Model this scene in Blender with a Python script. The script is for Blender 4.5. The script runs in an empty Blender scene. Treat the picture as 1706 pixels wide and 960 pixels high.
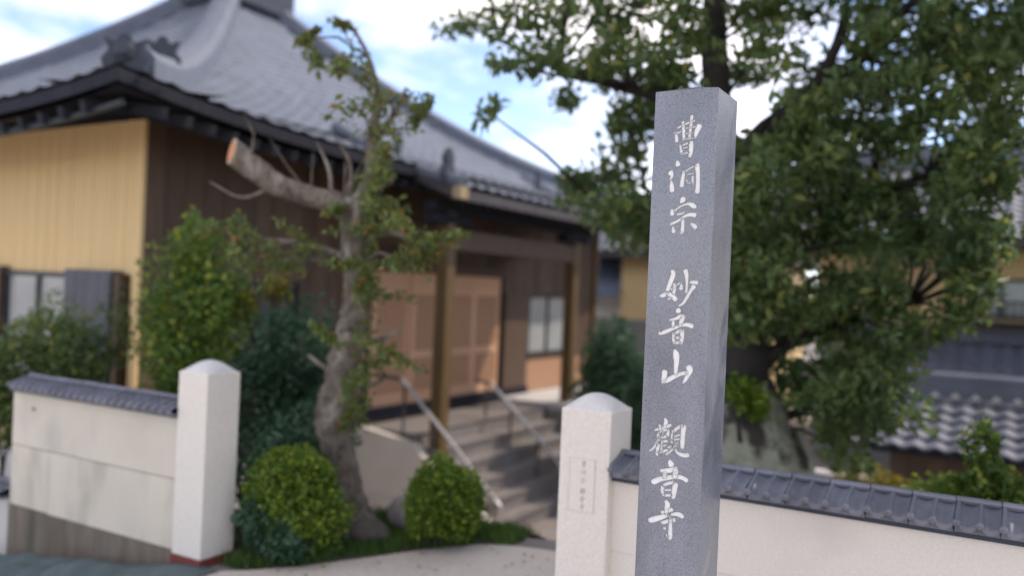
import bpy, bmesh, math, random
import numpy as np
from mathutils import Vector, Matrix
R = math.radians
random.seed(7); rng = np.random.default_rng(7)
scene = bpy.context.scene
col = scene.collection

# ------------------------------------------------------------------ camera
cam_d = bpy.data.cameras.new('camera'); cam = bpy.data.objects.new('camera', cam_d); col.objects.link(cam)
YAW, ROLL = R(30), R(2.5)
fwd = Vector((-math.sin(YAW), math.cos(YAW), 0)); rt0 = Vector((math.cos(YAW), math.sin(YAW), 0)); up0 = Vector((0, 0, 1))
rt = math.cos(ROLL)*rt0 + math.sin(ROLL)*up0; up = -math.sin(ROLL)*rt0 + math.cos(ROLL)*up0
m = Matrix((rt, up, -fwd)).transposed().to_4x4(); m.translation = (0, 0, 1.6)
cam.matrix_world = m
cam_d.sensor_width = 36; cam_d.lens = 1450/1706*36; cam_d.clip_end = 2000; cam_d.clip_start = .05
cam_d.dof.use_dof = True; cam_d.dof.focus_distance = 2.85; cam_d.dof.aperture_fstop = .95
scene.camera = cam

# ------------------------------------------------------------------ sky and sun
SUN_EL, SUN_AZ = R(50), R(42)            # azimuth from +Y towards +X
sun_dir = Vector((math.sin(SUN_AZ)*math.cos(SUN_EL), math.cos(SUN_AZ)*math.cos(SUN_EL), math.sin(SUN_EL)))
w = bpy.data.worlds.new('World'); scene.world = w; w.use_nodes = True
nt = w.node_tree; N = nt.nodes; L = nt.links; N.clear()
wo = N.new('ShaderNodeOutputWorld'); bg = N.new('ShaderNodeBackground'); bg.inputs['Strength'].default_value = .15
sky = N.new('ShaderNodeTexSky'); sky.sky_type = 'NISHITA'; sky.sun_disc = False
sky.sun_elevation = SUN_EL; sky.sun_rotation = SUN_AZ; sky.air_density = .6; sky.dust_density = .05; sky.ozone_density = 2.0; sky.altitude = 50
tc = N.new('ShaderNodeTexCoord'); mp = N.new('ShaderNodeMapping'); mp.inputs['Scale'].default_value = (1.5, 1.5, 4.5); mp.inputs['Location'].default_value = (4.4, .9, 1.7)
nz = N.new('ShaderNodeTexNoise'); nz.inputs['Scale'].default_value = 1.7; nz.inputs['Detail'].default_value = 8; nz.inputs['Roughness'].default_value = .55
cr = N.new('ShaderNodeValToRGB'); cr.color_ramp.elements[0].position = .43; cr.color_ramp.elements[1].position = .73
cm = N.new('ShaderNodeMix'); cm.data_type = 'RGBA'; cm.inputs['B'].default_value = (7.6, 7.4, 7.2, 1)
L.new(tc.outputs['Generated'], mp.inputs['Vector']); L.new(mp.outputs['Vector'], nz.inputs['Vector']); L.new(nz.outputs['Fac'], cr.inputs['Fac'])
L.new(cr.outputs['Color'], cm.inputs['Factor']); L.new(sky.outputs['Color'], cm.inputs['A']); L.new(cm.outputs['Result'], bg.inputs['Color']); L.new(bg.outputs['Background'], wo.inputs['Surface'])
sl = bpy.data.lights.new('sun', 'SUN'); sl.energy = 1.4; sl.angle = R(.53); sl.color = (1, .95, .87)
so = bpy.data.objects.new('sun', sl); col.objects.link(so); so.rotation_euler = (-sun_dir).to_track_quat('-Z', 'Y').to_euler(); so.location = (0, 0, 30)
vs = scene.view_settings; vs.view_transform = 'Standard'; vs.look = 'None'; vs.gamma = 1; vs.use_curve_mapping = False; vs.exposure = 1.28; vs.use_white_balance = True; vs.white_balance_temperature = 7250; vs.white_balance_tint = 15
scene.cycles.max_bounces = 6; scene.cycles.use_denoising = True

# ------------------------------------------------------------------ materials
def mat(name, c1, c2=None, scale=3., rough=.8, bump=0., bscale=None, detail=5, stretch=(1, 1, 1), vary=0., c3=None, s3=.8, m3=(.5, .7), spec=.5, metal=0., bdist=.01, coat=0.):
    m = bpy.data.materials.new(name); m.use_nodes = True; nt = m.node_tree; N = nt.nodes; L = nt.links
    b = N['Principled BSDF']; b.inputs['Roughness'].default_value = rough; b.inputs['Metallic'].default_value = metal
    b.inputs['Specular IOR Level'].default_value = spec; b.inputs['Coat Weight'].default_value = coat
    c2 = c2 or tuple(x*.8 for x in c1)
    g = N.new('ShaderNodeNewGeometry'); mp = N.new('ShaderNodeMapping'); mp.inputs['Scale'].default_value = stretch; L.new(g.outputs['Position'], mp.inputs['Vector'])
    n = N.new('ShaderNodeTexNoise'); n.inputs['Scale'].default_value = scale; n.inputs['Detail'].default_value = detail; n.inputs['Roughness'].default_value = .6
    L.new(mp.outputs['Vector'], n.inputs['Vector'])
    r = N.new('ShaderNodeMapRange'); r.inputs['From Min'].default_value = .33; r.inputs['From Max'].default_value = .67; L.new(n.outputs['Fac'], r.inputs['Value'])
    x = N.new('ShaderNodeMix'); x.data_type = 'RGBA'; x.inputs['A'].default_value = (*c1, 1); x.inputs['B'].default_value = (*c2, 1); L.new(r.outputs['Result'], x.inputs['Factor'])
    out = x.outputs['Result']
    if c3:
        n3 = N.new('ShaderNodeTexNoise'); n3.inputs['Scale'].default_value = s3; n3.inputs['Detail'].default_value = 6; L.new(mp.outputs['Vector'], n3.inputs['Vector'])
        r3 = N.new('ShaderNodeMapRange'); r3.inputs['From Min'].default_value = m3[0]; r3.inputs['From Max'].default_value = m3[1]; L.new(n3.outputs['Fac'], r3.inputs['Value'])
        y = N.new('ShaderNodeMix'); y.data_type = 'RGBA'; L.new(r3.outputs['Result'], y.inputs['Factor']); L.new(out, y.inputs['A']); y.inputs['B'].default_value = (*c3, 1); out = y.outputs['Result']
    if vary:
        oi = N.new('ShaderNodeObjectInfo'); vr = N.new('ShaderNodeMapRange'); vr.inputs['To Min'].default_value = 1-vary; vr.inputs['To Max'].default_value = 1+vary
        L.new(oi.outputs['Random'], vr.inputs['Value']); h = N.new('ShaderNodeHueSaturation'); L.new(vr.outputs['Result'], h.inputs['Value']); L.new(out, h.inputs['Color']); out = h.outputs['Color']
    L.new(out, b.inputs['Base Color'])
    if bump:
        bn = N.new('ShaderNodeTexNoise'); bn.inputs['Scale'].default_value = bscale or scale*4; bn.inputs['Detail'].default_value = 4; L.new(mp.outputs['Vector'], bn.inputs['Vector'])
        bp = N.new('ShaderNodeBump'); bp.inputs['Strength'].default_value = bump; bp.inputs['Distance'].default_value = bdist; L.new(bn.outputs['Fac'], bp.inputs['Height']); L.new(bp.outputs['Normal'], b.inputs['Normal'])
    return m

def leafmat(name, dark, light, young=None, yf=.12, trans=.35, rough=.45):
    m = bpy.data.materials.new(name); m.use_nodes = True; nt = m.node_tree; N = nt.nodes; L = nt.links
    b = N['Principled BSDF']; b.inputs['Roughness'].default_value = rough; b.inputs['Specular IOR Level'].default_value = .4
    g = N.new('ShaderNodeNewGeometry')
    x = N.new('ShaderNodeMix'); x.data_type = 'RGBA'; x.inputs['A'].default_value = (*dark, 1); x.inputs['B'].default_value = (*light, 1)
    n = N.new('ShaderNodeTexNoise'); n.inputs['Scale'].default_value = 2.2; n.inputs['Detail'].default_value = 2; L.new(g.outputs['Position'], n.inputs['Vector'])
    a = N.new('ShaderNodeMath'); a.operation = 'MULTIPLY_ADD'; a.inputs[1].default_value = .55; L.new(g.outputs['Random Per Island'], a.inputs[0])
    a2 = N.new('ShaderNodeMath'); a2.operation = 'MULTIPLY_ADD'; a2.inputs[1].default_value = 1.6; a2.inputs[2].default_value = -.6; L.new(n.outputs['Fac'], a2.inputs[0]); L.new(a2.outputs[0], a.inputs[2]); a.use_clamp = True
    L.new(a.outputs[0], x.inputs['Factor']); out = x.outputs['Result']
    if young:
        th = N.new('ShaderNodeMath'); th.operation = 'GREATER_THAN'; th.inputs[1].default_value = 1-yf
        wn = N.new('ShaderNodeTexWhiteNoise'); wn.noise_dimensions = '1D'; L.new(g.outputs['Random Per Island'], wn.inputs['W']); L.new(wn.outputs['Value'], th.inputs[0])
        y = N.new('ShaderNodeMix'); y.data_type = 'RGBA'; L.new(th.outputs[0], y.inputs['Factor']); L.new(out, y.inputs['A']); y.inputs['B'].default_value = (*young, 1); out = y.outputs['Result']
    L.new(out, b.inputs['Base Color'])
    t = N.new('ShaderNodeBsdfTranslucent'); L.new(out, t.inputs['Color'])
    ms = N.new('ShaderNodeMixShader'); ms.inputs['Fac'].default_value = trans; L.new(b.outputs[0], ms.inputs[1]); L.new(t.outputs[0], ms.inputs[2]); L.new(ms.outputs[0], N['Material Output'].inputs['Surface'])
    return m

def glassmat(name, c, rough=.08):
    return mat(name, c, tuple(v*.85 for v in c), scale=1.5, rough=rough, spec=.6)

M = {}
M['inlay'] = mat('white_inlay', (.88, .87, .84), (.78, .77, .74), scale=60, rough=.7, bump=.3, bscale=300, bdist=.002)
M['stucco'] = mat('off_white_stucco', (.72, .64, .53), (.64, .57, .47), scale=2.2, rough=.9, bump=.35, bscale=160, bdist=.004, c3=(.40, .385, .35), s3=1.5, m3=(.56, .80), stretch=(1, 1, .8))
M['stuccodirty'] = mat('stained_stucco', (.73, .65, .535), (.65, .58, .48), scale=2.2, rough=.9, bump=.35, bscale=160, bdist=.004, c3=(.36, .32, .25), s3=2.6, m3=(.50, .84), stretch=(1.4, 1.4, .55))
M['stuccoclean'] = mat('cream_stucco', (.82, .75, .66), (.735, .67, .59), scale=85, rough=.9, bump=.35, bscale=170, bdist=.004, c3=(.66, .585, .53), s3=2.1, m3=(.55, .85))
M['faint'] = mat('faint_groove', (.73, .67, .60), rough=.9)
M['post'] = mat('pale_post_stone', (.84, .77, .68), (.72, .655, .58), scale=75, rough=.85, bump=.35, bscale=120, bdist=.003, c3=(.64, .58, .52), s3=2.6, m3=(.58, .85))
M['cap'] = mat('pale_cap_stone', (.72, .69, .66), (.62, .59, .57), scale=60, rough=.85, bump=.3, bscale=130, bdist=.003)
M['engraved'] = mat('grey_engraving', (.47, .44, .41), rough=.9)
M['redbase'] = mat('red_paint', (.23, .045, .035), (.16, .03, .025), scale=9, rough=.75)
M['tile'] = mat('smoked_roof_tile', (.19, .195, .235), (.14, .145, .175), scale=14, rough=.33, vary=.12, bump=.12, bscale=120, bdist=.002, c3=(.17, .17, .175), s3=7, m3=(.6, .85))
M['rooftile'] = mat('temple_roof_tile', (.158, .182, .225), (.125, .144, .18), scale=1.1, rough=.5, c3=(.085, .093, .11), s3=3.5, m3=(.5, .8), bump=.1, bscale=60)
M['ridge'] = mat('ridge_tile', (.125, .145, .185), (.095, .11, .14), scale=4, rough=.62)
M['ornament'] = mat('dark_ornament_tile', (.06, .07, .092), (.042, .05, .066), scale=8, rough=.6, spec=.25)
M['farroof'] = mat('far_roof_tile', (.13, .142, .18), (.10, .11, .14), scale=1.5, rough=.5, vary=.12)
M['blueroof'] = mat('blue_grey_sheet_roof', (.17, .21, .28), (.14, .17, .23), scale=1.5, rough=.5)
M['yellow'] = mat('ochre_siding', (.77, .545, .27), (.74, .52, .258), scale=1.4, rough=.75, vary=.012, bump=.1, stretch=(4, 4, .6))
M['darkwood'] = mat('dark_stained_wood', (.12, .072, .045), (.078, .046, .028), scale=6, rough=.65, vary=.22, stretch=(6, 6, .5), bump=.3, bscale=30)
M['soot'] = mat('blackened_wood', (.030, .032, .042), (.020, .021, .028), scale=5, rough=.8, spec=.12, stretch=(3, 3, 1))
M['rafter'] = mat('weathered_rafter', (.030, .033, .042), (.02, .022, .028), scale=8, rough=.8, spec=.15)
M['copper'] = mat('weathered_copper_gutter', (.035, .045, .05), (.025, .032, .036), scale=6, rough=.5)
M['doorframe'] = mat('tan_door_wood', (.66, .375, .225), (.60, .335, .20), scale=5, rough=.55, stretch=(6, 6, .6), vary=.05)
M['doorpanel'] = mat('brown_lattice_panel', (.46, .255, .15), (.40, .22, .125), scale=8, rough=.6, stretch=(8, 8, .6))
M['postwood'] = mat('ochre_post_wood', (.15, .088, .03), (.10, .058, .02), scale=5, rough=.5, stretch=(6, 6, .5))
M['beam'] = mat('pale_beam_end', (.42, .32, .2), (.34, .25, .15), scale=8, rough=.7)
M['fascia'] = mat('weathered_fascia', (.075, .066, .07), (.05, .045, .048), scale=4, rough=.7)
M['shutter'] = mat('slate_grey_shutter_box', (.095, .097, .115), (.07, .07, .085), scale=4, rough=.6, stretch=(4, 4, .6))
M['pane'] = glassmat('curtained_glass', (.40, .41, .40)); M['darkpane'] = glassmat('dark_glass', (.10, .11, .12))
M['paleglass'] = glassmat('frosted_glass', (.55, .60, .58), .2)
M['frame'] = mat('dark_window_frame', (.030, .034, .042), rough=.5)
M['concrete'] = mat('grey_concrete', (.34, .31, .285), (.25, .228, .21), scale=3, rough=.9, bump=.3, bscale=60, c3=(.18, .16, .145), s3=1.2, m3=(.5, .75))
M['step'] = mat('step_stone', (.23, .205, .19), (.17, .15, .14), scale=5, rough=.85, bump=.2, bscale=60)
M['tread'] = mat('tread_dark_edge', (.16, .145, .14), rough=.9)
M['foundation'] = mat('damp_foundation_concrete', (.23, .185, .145), (.135, .108, .083), scale=3, rough=.95, bump=.5, bscale=40, stretch=(3, 3, .5), c3=(.09, .085, .06), s3=2, m3=(.55, .75))
M['cheek'] = mat('beige_cheek_plaster', (.66, .61, .55), (.60, .55, .49), scale=2, rough=.9)
M['slab'] = mat('pale_slab', (.60, .58, .56), (.5, .48, .46), scale=3, rough=.9)
M['steel'] = mat('galvanised_steel', (.52, .50, .48), (.42, .41, .40), scale=20, rough=.35, metal=.6)
M['darksteel'] = mat('dark_painted_steel', (.06, .055, .055), rough=.5)
M['asphalt'] = mat('pinkish_concrete_road', (.70, .60, .515), (.58, .495, .425), scale=30, rough=.95, bump=.4, bscale=120, c3=(.62, .555, .505), s3=.7, m3=(.5, .7))
M['earth'] = mat('brown_earth', (.15, .12, .085), (.09, .075, .05), scale=4, rough=1, bump=.6, bscale=20, bdist=.03)
M['yard'] = mat('courtyard_concrete', (.27, .235, .215), (.20, .175, .16), scale=2.5, rough=.95, bump=.3, bscale=50, c3=(.15, .13, .12), s3=.8, m3=(.5, .75))
M['tarp'] = mat('blue_green_tarp', (.085, .130, .135), (.060, .092, .098), scale=3, rough=.55, bump=.5, bscale=14, bdist=.02, c3=(.20, .19, .15), s3=2.3, m3=(.62, .78))
M['bark'] = mat('grey_brown_bark', (.27, .22, .175), (.10, .08, .064), scale=9, rough=.95, bump=1., bscale=22, bdist=.05, stretch=(1.6, 1.6, .8), c3=(.42, .37, .31), s3=5, m3=(.52, .7))
M['bigbark'] = mat('lichen_covered_bark', (.42, .43, .33), (.24, .24, .18), scale=6, rough=.95, bump=.9, bscale=18, bdist=.04, c3=(.06, .05, .042), s3=3.6, m3=(.50, .60))
M['branch'] = mat('dark_branch_bark', (.045, .038, .032), (.025, .022, .02), scale=8, rough=.95)
M['cut'] = mat('fresh_cut_wood', (.62, .22, .085), (.52, .27, .14), scale=14, rough=.8)
M['cutrim'] = mat('pale_cut_rim', (.55, .47, .36), rough=.9)
M['rock'] = mat('mauve_grey_rock', (.36, .31, .31), (.2, .175, .17), scale=6, rough=.9, bump=.6, bscale=14)
M['mossrock'] = mat('dark_root_rock', (.12, .10, .09), (.07, .06, .05), scale=8, rough=.95, bump=.7, bscale=20)
M['whitewash'] = mat('whitewashed_wall', (.66, .62, .57), (.58, .54, .5), scale=2, rough=.9)
M['greywall'] = mat('grey_block_wall', (.30, .30, .29), (.24, .24, .23), scale=3, rough=.9)
M['leaf_big'] = leafmat('glossy_evergreen_leaf', (.085, .15, .068), (.235, .32, .11), (.34, .36, .10), .06, .55, .38)
M['leaf_pruned'] = leafmat('pruned_tree_leaf', (.09, .135, .04), (.24, .29, .08), (.30, .18, .06), .08, .4)
M['leaf_clip'] = leafmat('clipped_bush_leaf', (.055, .115, .02), (.195, .31, .035), (.30, .38, .045), .2, .4)
M['leaf_shrub'] = leafmat('shrub_leaf', (.068, .145, .04), (.2, .31, .06), (.36, .40, .06), .16, .42)
M['leaf_dark'] = leafmat('dark_shrub_leaf', (.038, .092, .052), (.095, .185, .095), None, 0, .35)
M['leaf_dim'] = leafmat('olive_shrub_leaf', (.052, .095, .034), (.14, .205, .055), (.25, .28, .05), .08, .4)
M['leaf_gold'] = leafmat('golden_leaf', (.12, .13, .02), (.30, .26, .03), (.45, .30, .03), .2, .4)
M['grass'] = leafmat('lawn_grass', (.045, .105, .022), (.11, .20, .04), None, 0, .3, .6)

def granite():
    m = bpy.data.materials.new('grey_granite'); m.use_nodes = True; nt = m.node_tree; N = nt.nodes; L = nt.links; b = N['Principled BSDF']
    g = N.new('ShaderNodeNewGeometry')
    def noise(s, d, lo, hi):
        n = N.new('ShaderNodeTexNoise'); n.inputs['Scale'].default_value = s; n.inputs['Detail'].default_value = d; n.inputs['Roughness'].default_value = .65; L.new(g.outputs['Position'], n.inputs['Vector'])
        r = N.new('ShaderNodeMapRange'); r.inputs['From Min'].default_value = lo; r.inputs['From Max'].default_value = hi; L.new(n.outputs['Fac'], r.inputs['Value']); return r.outputs['Result']
    def mix(f, a, c):
        x = N.new('ShaderNodeMix'); x.data_type = 'RGBA'; L.new(f, x.inputs['Factor'])
        if isinstance(a, tuple): x.inputs['A'].default_value = (*a, 1)
        else: L.new(a, x.inputs['A'])
        x.inputs['B'].default_value = (*c, 1); return x.outputs['Result']
    o = mix(noise(170, 3, .35, .68), (.245, .259, .298), (.172, .183, .214))
    o = mix(noise(260, 2, .60, .68), o, (.07, .075, .09))
    o = mix(noise(230, 2, .63, .72), o, (.36, .36, .37))
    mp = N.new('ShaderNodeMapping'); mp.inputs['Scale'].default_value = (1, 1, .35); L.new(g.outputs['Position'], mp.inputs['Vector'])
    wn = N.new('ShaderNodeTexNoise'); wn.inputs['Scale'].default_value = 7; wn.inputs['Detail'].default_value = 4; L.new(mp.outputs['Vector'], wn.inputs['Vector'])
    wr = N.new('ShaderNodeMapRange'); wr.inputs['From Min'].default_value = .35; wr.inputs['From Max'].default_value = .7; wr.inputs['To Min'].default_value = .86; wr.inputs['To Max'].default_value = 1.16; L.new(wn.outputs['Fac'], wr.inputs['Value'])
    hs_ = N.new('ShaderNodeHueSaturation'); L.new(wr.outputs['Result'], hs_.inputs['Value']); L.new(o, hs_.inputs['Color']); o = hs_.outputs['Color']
    rr = N.new('ShaderNodeMapRange'); rr.inputs['From Min'].default_value = .3; rr.inputs['From Max'].default_value = .7; rr.inputs['To Min'].default_value = .12; rr.inputs['To Max'].default_value = .34; L.new(wn.outputs['Fac'], rr.inputs['Value']); L.new(rr.outputs['Result'], b.inputs['Roughness'])
    L.new(o, b.inputs['Base Color']); b.inputs['Specular IOR Level'].default_value = .55
    bn = N.new('ShaderNodeTexNoise'); bn.inputs['Scale'].default_value = 300; L.new(g.outputs['Position'], bn.inputs['Vector'])
    bp = N.new('ShaderNodeBump'); bp.inputs['Strength'].default_value = .06; bp.inputs['Distance'].default_value = .002; L.new(bn.outputs['Fac'], bp.inputs['Height']); L.new(bp.outputs['Normal'], b.inputs['Normal'])
    return m
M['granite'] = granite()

# ------------------------------------------------------------------ mesh helpers
class MB:
    def __init__(s): s.v = []; s.f = []
    def add(s, vs, fs):
        k = len(s.v); s.v += [tuple(v) for v in vs]; s.f += [tuple(i+k for i in f) for f in fs]; return s
    def box(s, x0, x1, y0, y1, z0, z1):
        return s.add([(x0,y0,z0),(x1,y0,z0),(x1,y1,z0),(x0,y1,z0),(x0,y0,z1),(x1,y0,z1),(x1,y1,z1),(x0,y1,z1)],
                     [(0,3,2,1),(4,5,6,7),(0,1,5,4),(1,2,6,5),(2,3,7,6),(3,0,4,7)])
    def prism(s, pts, d):                      # closed planar polygon pushed along vector d
        n = len(pts); d = Vector(d); P = [Vector(p) for p in pts]
        return s.add(P + [p+d for p in P], [tuple(range(n))[::-1], tuple(range(n, 2*n))] + [(i, (i+1) % n, n+(i+1) % n, n+i) for i in range(n)])
    def tube(s, path, rad, n=8, jit=0., cap=True):
        P = [Vector(p) for p in path]; rad = rad if hasattr(rad, '__len__') else [rad]*len(P)
        rings = []; prev = None
        for i, p in enumerate(P):
            t = (P[min(i+1, len(P)-1)] - P[max(i-1, 0)]).normalized()
            a = Vector((0, 0, 1)) if abs(t.z) < .9 else Vector((1, 0, 0))
            if prev is None: x = t.cross(a).normalized()
            else: x = (prev - t*prev.dot(t)).normalized()
            prev = x; y = t.cross(x)
            rings.append([p + (x*math.cos(2*math.pi*k/n) + y*math.sin(2*math.pi*k/n))*rad[i]*(1+random.uniform(-jit, jit)) for k in range(n)])
        fs = []
        for i in range(len(P)-1):
            for k in range(n): fs.append((i*n+k, i*n+(k+1) % n, (i+1)*n+(k+1) % n, (i+1)*n+k))
        if cap: fs += [tuple(range(n))[::-1], tuple(range((len(P)-1)*n, len(P)*n))]
        return s.add([v for r in rings for v in r], fs)
    def grid(s, nx, ny, fn):
        vs = [fn(i/nx, j/ny) for j in range(ny+1) for i in range(nx+1)]
        return s.add(vs, [(j*(nx+1)+i, j*(nx+1)+i+1, (j+1)*(nx+1)+i+1, (j+1)*(nx+1)+i) for j in range(ny) for i in range(nx)])
    def mesh(s, name, m, smooth=False, bevel=0.):
        me = bpy.data.meshes.new(name); me.from_pydata(s.v, [], s.f)
        bm = bmesh.new(); bm.from_mesh(me)
        if bevel:
            ed = [e for e in bm.edges if len(e.link_faces) == 2 and e.calc_face_angle(0) > .5]
            bmesh.ops.bevel(bm, geom=ed, offset=bevel, segments=2, affect='EDGES', profile=.6)
        bmesh.ops.recalc_face_normals(bm, faces=bm.faces); bm.to_mesh(me); bm.free()
        me.materials.append(m)
        if smooth: me.polygons.foreach_set('use_smooth', [True]*len(me.polygons))
        return me
    def build(s, name, m, parent=None, smooth=False, bevel=0.):
        return link(name, s.mesh(name, m, smooth, bevel), parent)

def link(name, me, parent=None, loc=None, scale=None):
    o = bpy.data.objects.new(name, me); col.objects.link(o)
    if parent is not None: o.parent = parent; o.matrix_parent_inverse = Matrix.Translation(-world_loc(parent))
    if loc: o.location = loc
    if scale: o.scale = scale
    return o
def world_loc(o):
    return Vector(o.get('_o', (0, 0, 0)))
def tag(o, label, cat, group=None):
    o['label'] = label; o['category'] = cat
    if group: o['group'] = group
    return o
def thing(name, label, cat, loc=(0, 0, 0), group=None):
    # the Empty stands at the thing's base; its parts are modelled in world coordinates
    o = bpy.data.objects.new(name, None); col.objects.link(o); o.location = loc; o['_o'] = tuple(loc); o.empty_display_size = .2
    return tag(o, label, cat, group)
def B(name, m, parent, x0, x1, y0, y1, z0, z1, bevel=0.):
    return MB().box(x0, x1, y0, y1, z0, z1).build(name, m, parent, bevel=bevel)
unit_cache = {}
def unit(m, bevel=False):
    if m.name not in unit_cache: unit_cache[m.name] = MB().box(-.5, .5, -.5, .5, -.5, .5).mesh('board_'+m.name, m)
    return unit_cache[m.name]
def piece(name, m, parent, x0, x1, y0, y1, z0, z1):       # alike pieces share one mesh
    return link(name, unit(m), parent, ((x0+x1)/2, (y0+y1)/2, (z0+z1)/2), (x1-x0, y1-y0, z1-z0))

def planks(parent, m, axis, plane, out, a0, a1, z0, z1, pitch, openings=(), t=.018, gap=.008, name='plank'):
    n = max(1, round((a1-a0)/pitch)); p = (a1-a0)/n
    for i in range(n):
        b0, b1 = a0+i*p+gap/2, a0+(i+1)*p-gap/2; iv = [(z0, z1)]
        for (o0, o1, q0, q1) in openings:
            if b1 <= o0+.002 or b0 >= o1-.002: continue
            nv = []
            for (s, e) in iv:
                if q0 > s: nv.append((s, min(e, q0)))
                if q1 < e: nv.append((max(s, q1), e))
            iv = [x for x in nv if x[1]-x[0] > .02]
        dt = t*random.uniform(.8, 1.2)
        for (s, e) in iv:
            lo, hi = sorted((plane, plane+out*dt))
            if axis == 'X': piece(name, m, parent, b0, b1, lo, hi, s, e)
            else: piece(name, m, parent, lo, hi, b0, b1, s, e)

# ------------------------------------------------------------------ foliage helpers
def leaves(name, pts, m, parent, ln, wd, out=None, droop=.25, kind=None):
    n = len(pts); P = np.asarray(pts, float)
    d = rng.normal(size=(n, 3)); d[:, 2] -= droop
    if out is not None: d += out*1.1
    d /= np.linalg.norm(d, axis=1)[:, None]
    u = rng.normal(size=(n, 3)) + np.array([0, 0, 1.1]); s = np.cross(d, u); s /= np.linalg.norm(s, axis=1)[:, None]
    nn = np.cross(s, d)
    l = ln*rng.uniform(.65, 1.25, n)[:, None]; wv = wd*rng.uniform(.7, 1.2, n)[:, None]
    a = P - d*l*.5; b = P + d*l*.5 - nn*l*.08; mid = P - d*l*.06
    c1 = mid + s*wv*.5 + nn*wv*.22; c2 = mid - s*wv*.5 + nn*wv*.22
    V = np.stack([a, c1, b, c2], 1).reshape(-1, 3)
    k = np.arange(n)[:, None]*4; F = np.concatenate([k+[0, 1, 2], k+[0, 2, 3]], 1).reshape(-1, 3)
    me = bpy.data.meshes.new(name); me.vertices.add(len(V)); me.vertices.foreach_set('co', V.ravel())
    me.loops.add(F.size); me.loops.foreach_set('vertex_index', F.ravel()); me.polygons.add(len(F)); me.polygons.foreach_set('loop_start', np.arange(0, F.size, 3))
    me.update(calc_edges=True); me.validate(); me.materials.append(m)
    o = link(name, me, parent)
    if kind: o['kind'] = kind
    return o
def blob(c, r, n, shell=.45, lump=.18):
    # points in an ellipsoid, denser to the outside, with lumps
    d = rng.normal(size=(n, 3)); d /= np.linalg.norm(d, axis=1)[:, None]
    k = rng.normal(size=(5, 3))*3
    lm = 1 + lump*np.sin(d@k.T + np.arange(5)).mean(1)*2
    rad = (shell + (1-shell)*rng.uniform(0, 1, n)**.7)*lm
    p = d*rad[:, None]*np.array(r) + np.array(c)
    return p, d
def clumps(cl, per, spread=1., elong=0., rref=0.):
    pts = []; outs = []
    for (x, y, z, r) in cl:
        n = max(8, int(per*rng.uniform(.7, 1.25)*(min(1, r/rref)**2 if rref else 1))); d = rng.normal(size=(n, 3)); d /= np.linalg.norm(d, axis=1)[:, None]
        rr = rng.uniform(0, 1, n)**.5*r*spread
        if elong:
            ax = rng.normal(size=3); ax /= np.linalg.norm(ax); k = d@ax; d = d*.62 + (k*elong)[:, None]*ax
        pts.append(d*rr[:, None]*np.array([1.1, 1.1, .8]) + np.array([x, y, z])); outs.append(d*.5)
    return np.concatenate(pts), np.concatenate(outs)
def twigs(mb, cl, limbs, r0, r1):
    Q = [Vector(p) for l in limbs for p in l]
    for (x, y, z, r) in cl:
        c = Vector((x, y, z)); q = min(Q, key=lambda p: (p-c).length + (0 if p.z < c.z+.1 else .5)); dd = c-q
        if dd.length < .05: continue
        mid = q + dd*.5 + Vector((random.uniform(-.1, .1), random.uniform(-.1, .1), random.uniform(-.02, .14)))*dd.length
        mb.tube([q, mid, c], [r0*min(1, .4+dd.length*.4), r0*.6, r1], 5)
def dense(path, k=4):
    # Catmull-Rom through the points (xyz + radius)
    P = [np.array(p, float) for p in path]; P = [2*P[0]-P[1]] + P + [2*P[-1]-P[-2]]; o = []
    for i in range(1, len(P)-2):
        for j in range(k):
            t = j/k; a, b, c, d = P[i-1:i+3]
            o.append(.5*((2*b)+(-a+c)*t+(2*a-5*b+4*c-d)*t*t+(-a+3*b-3*c+d)*t**3))
    o.append(P[-2]); return [tuple(x[:3]) for x in o], [max(.004, x[3]) for x in o]

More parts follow.
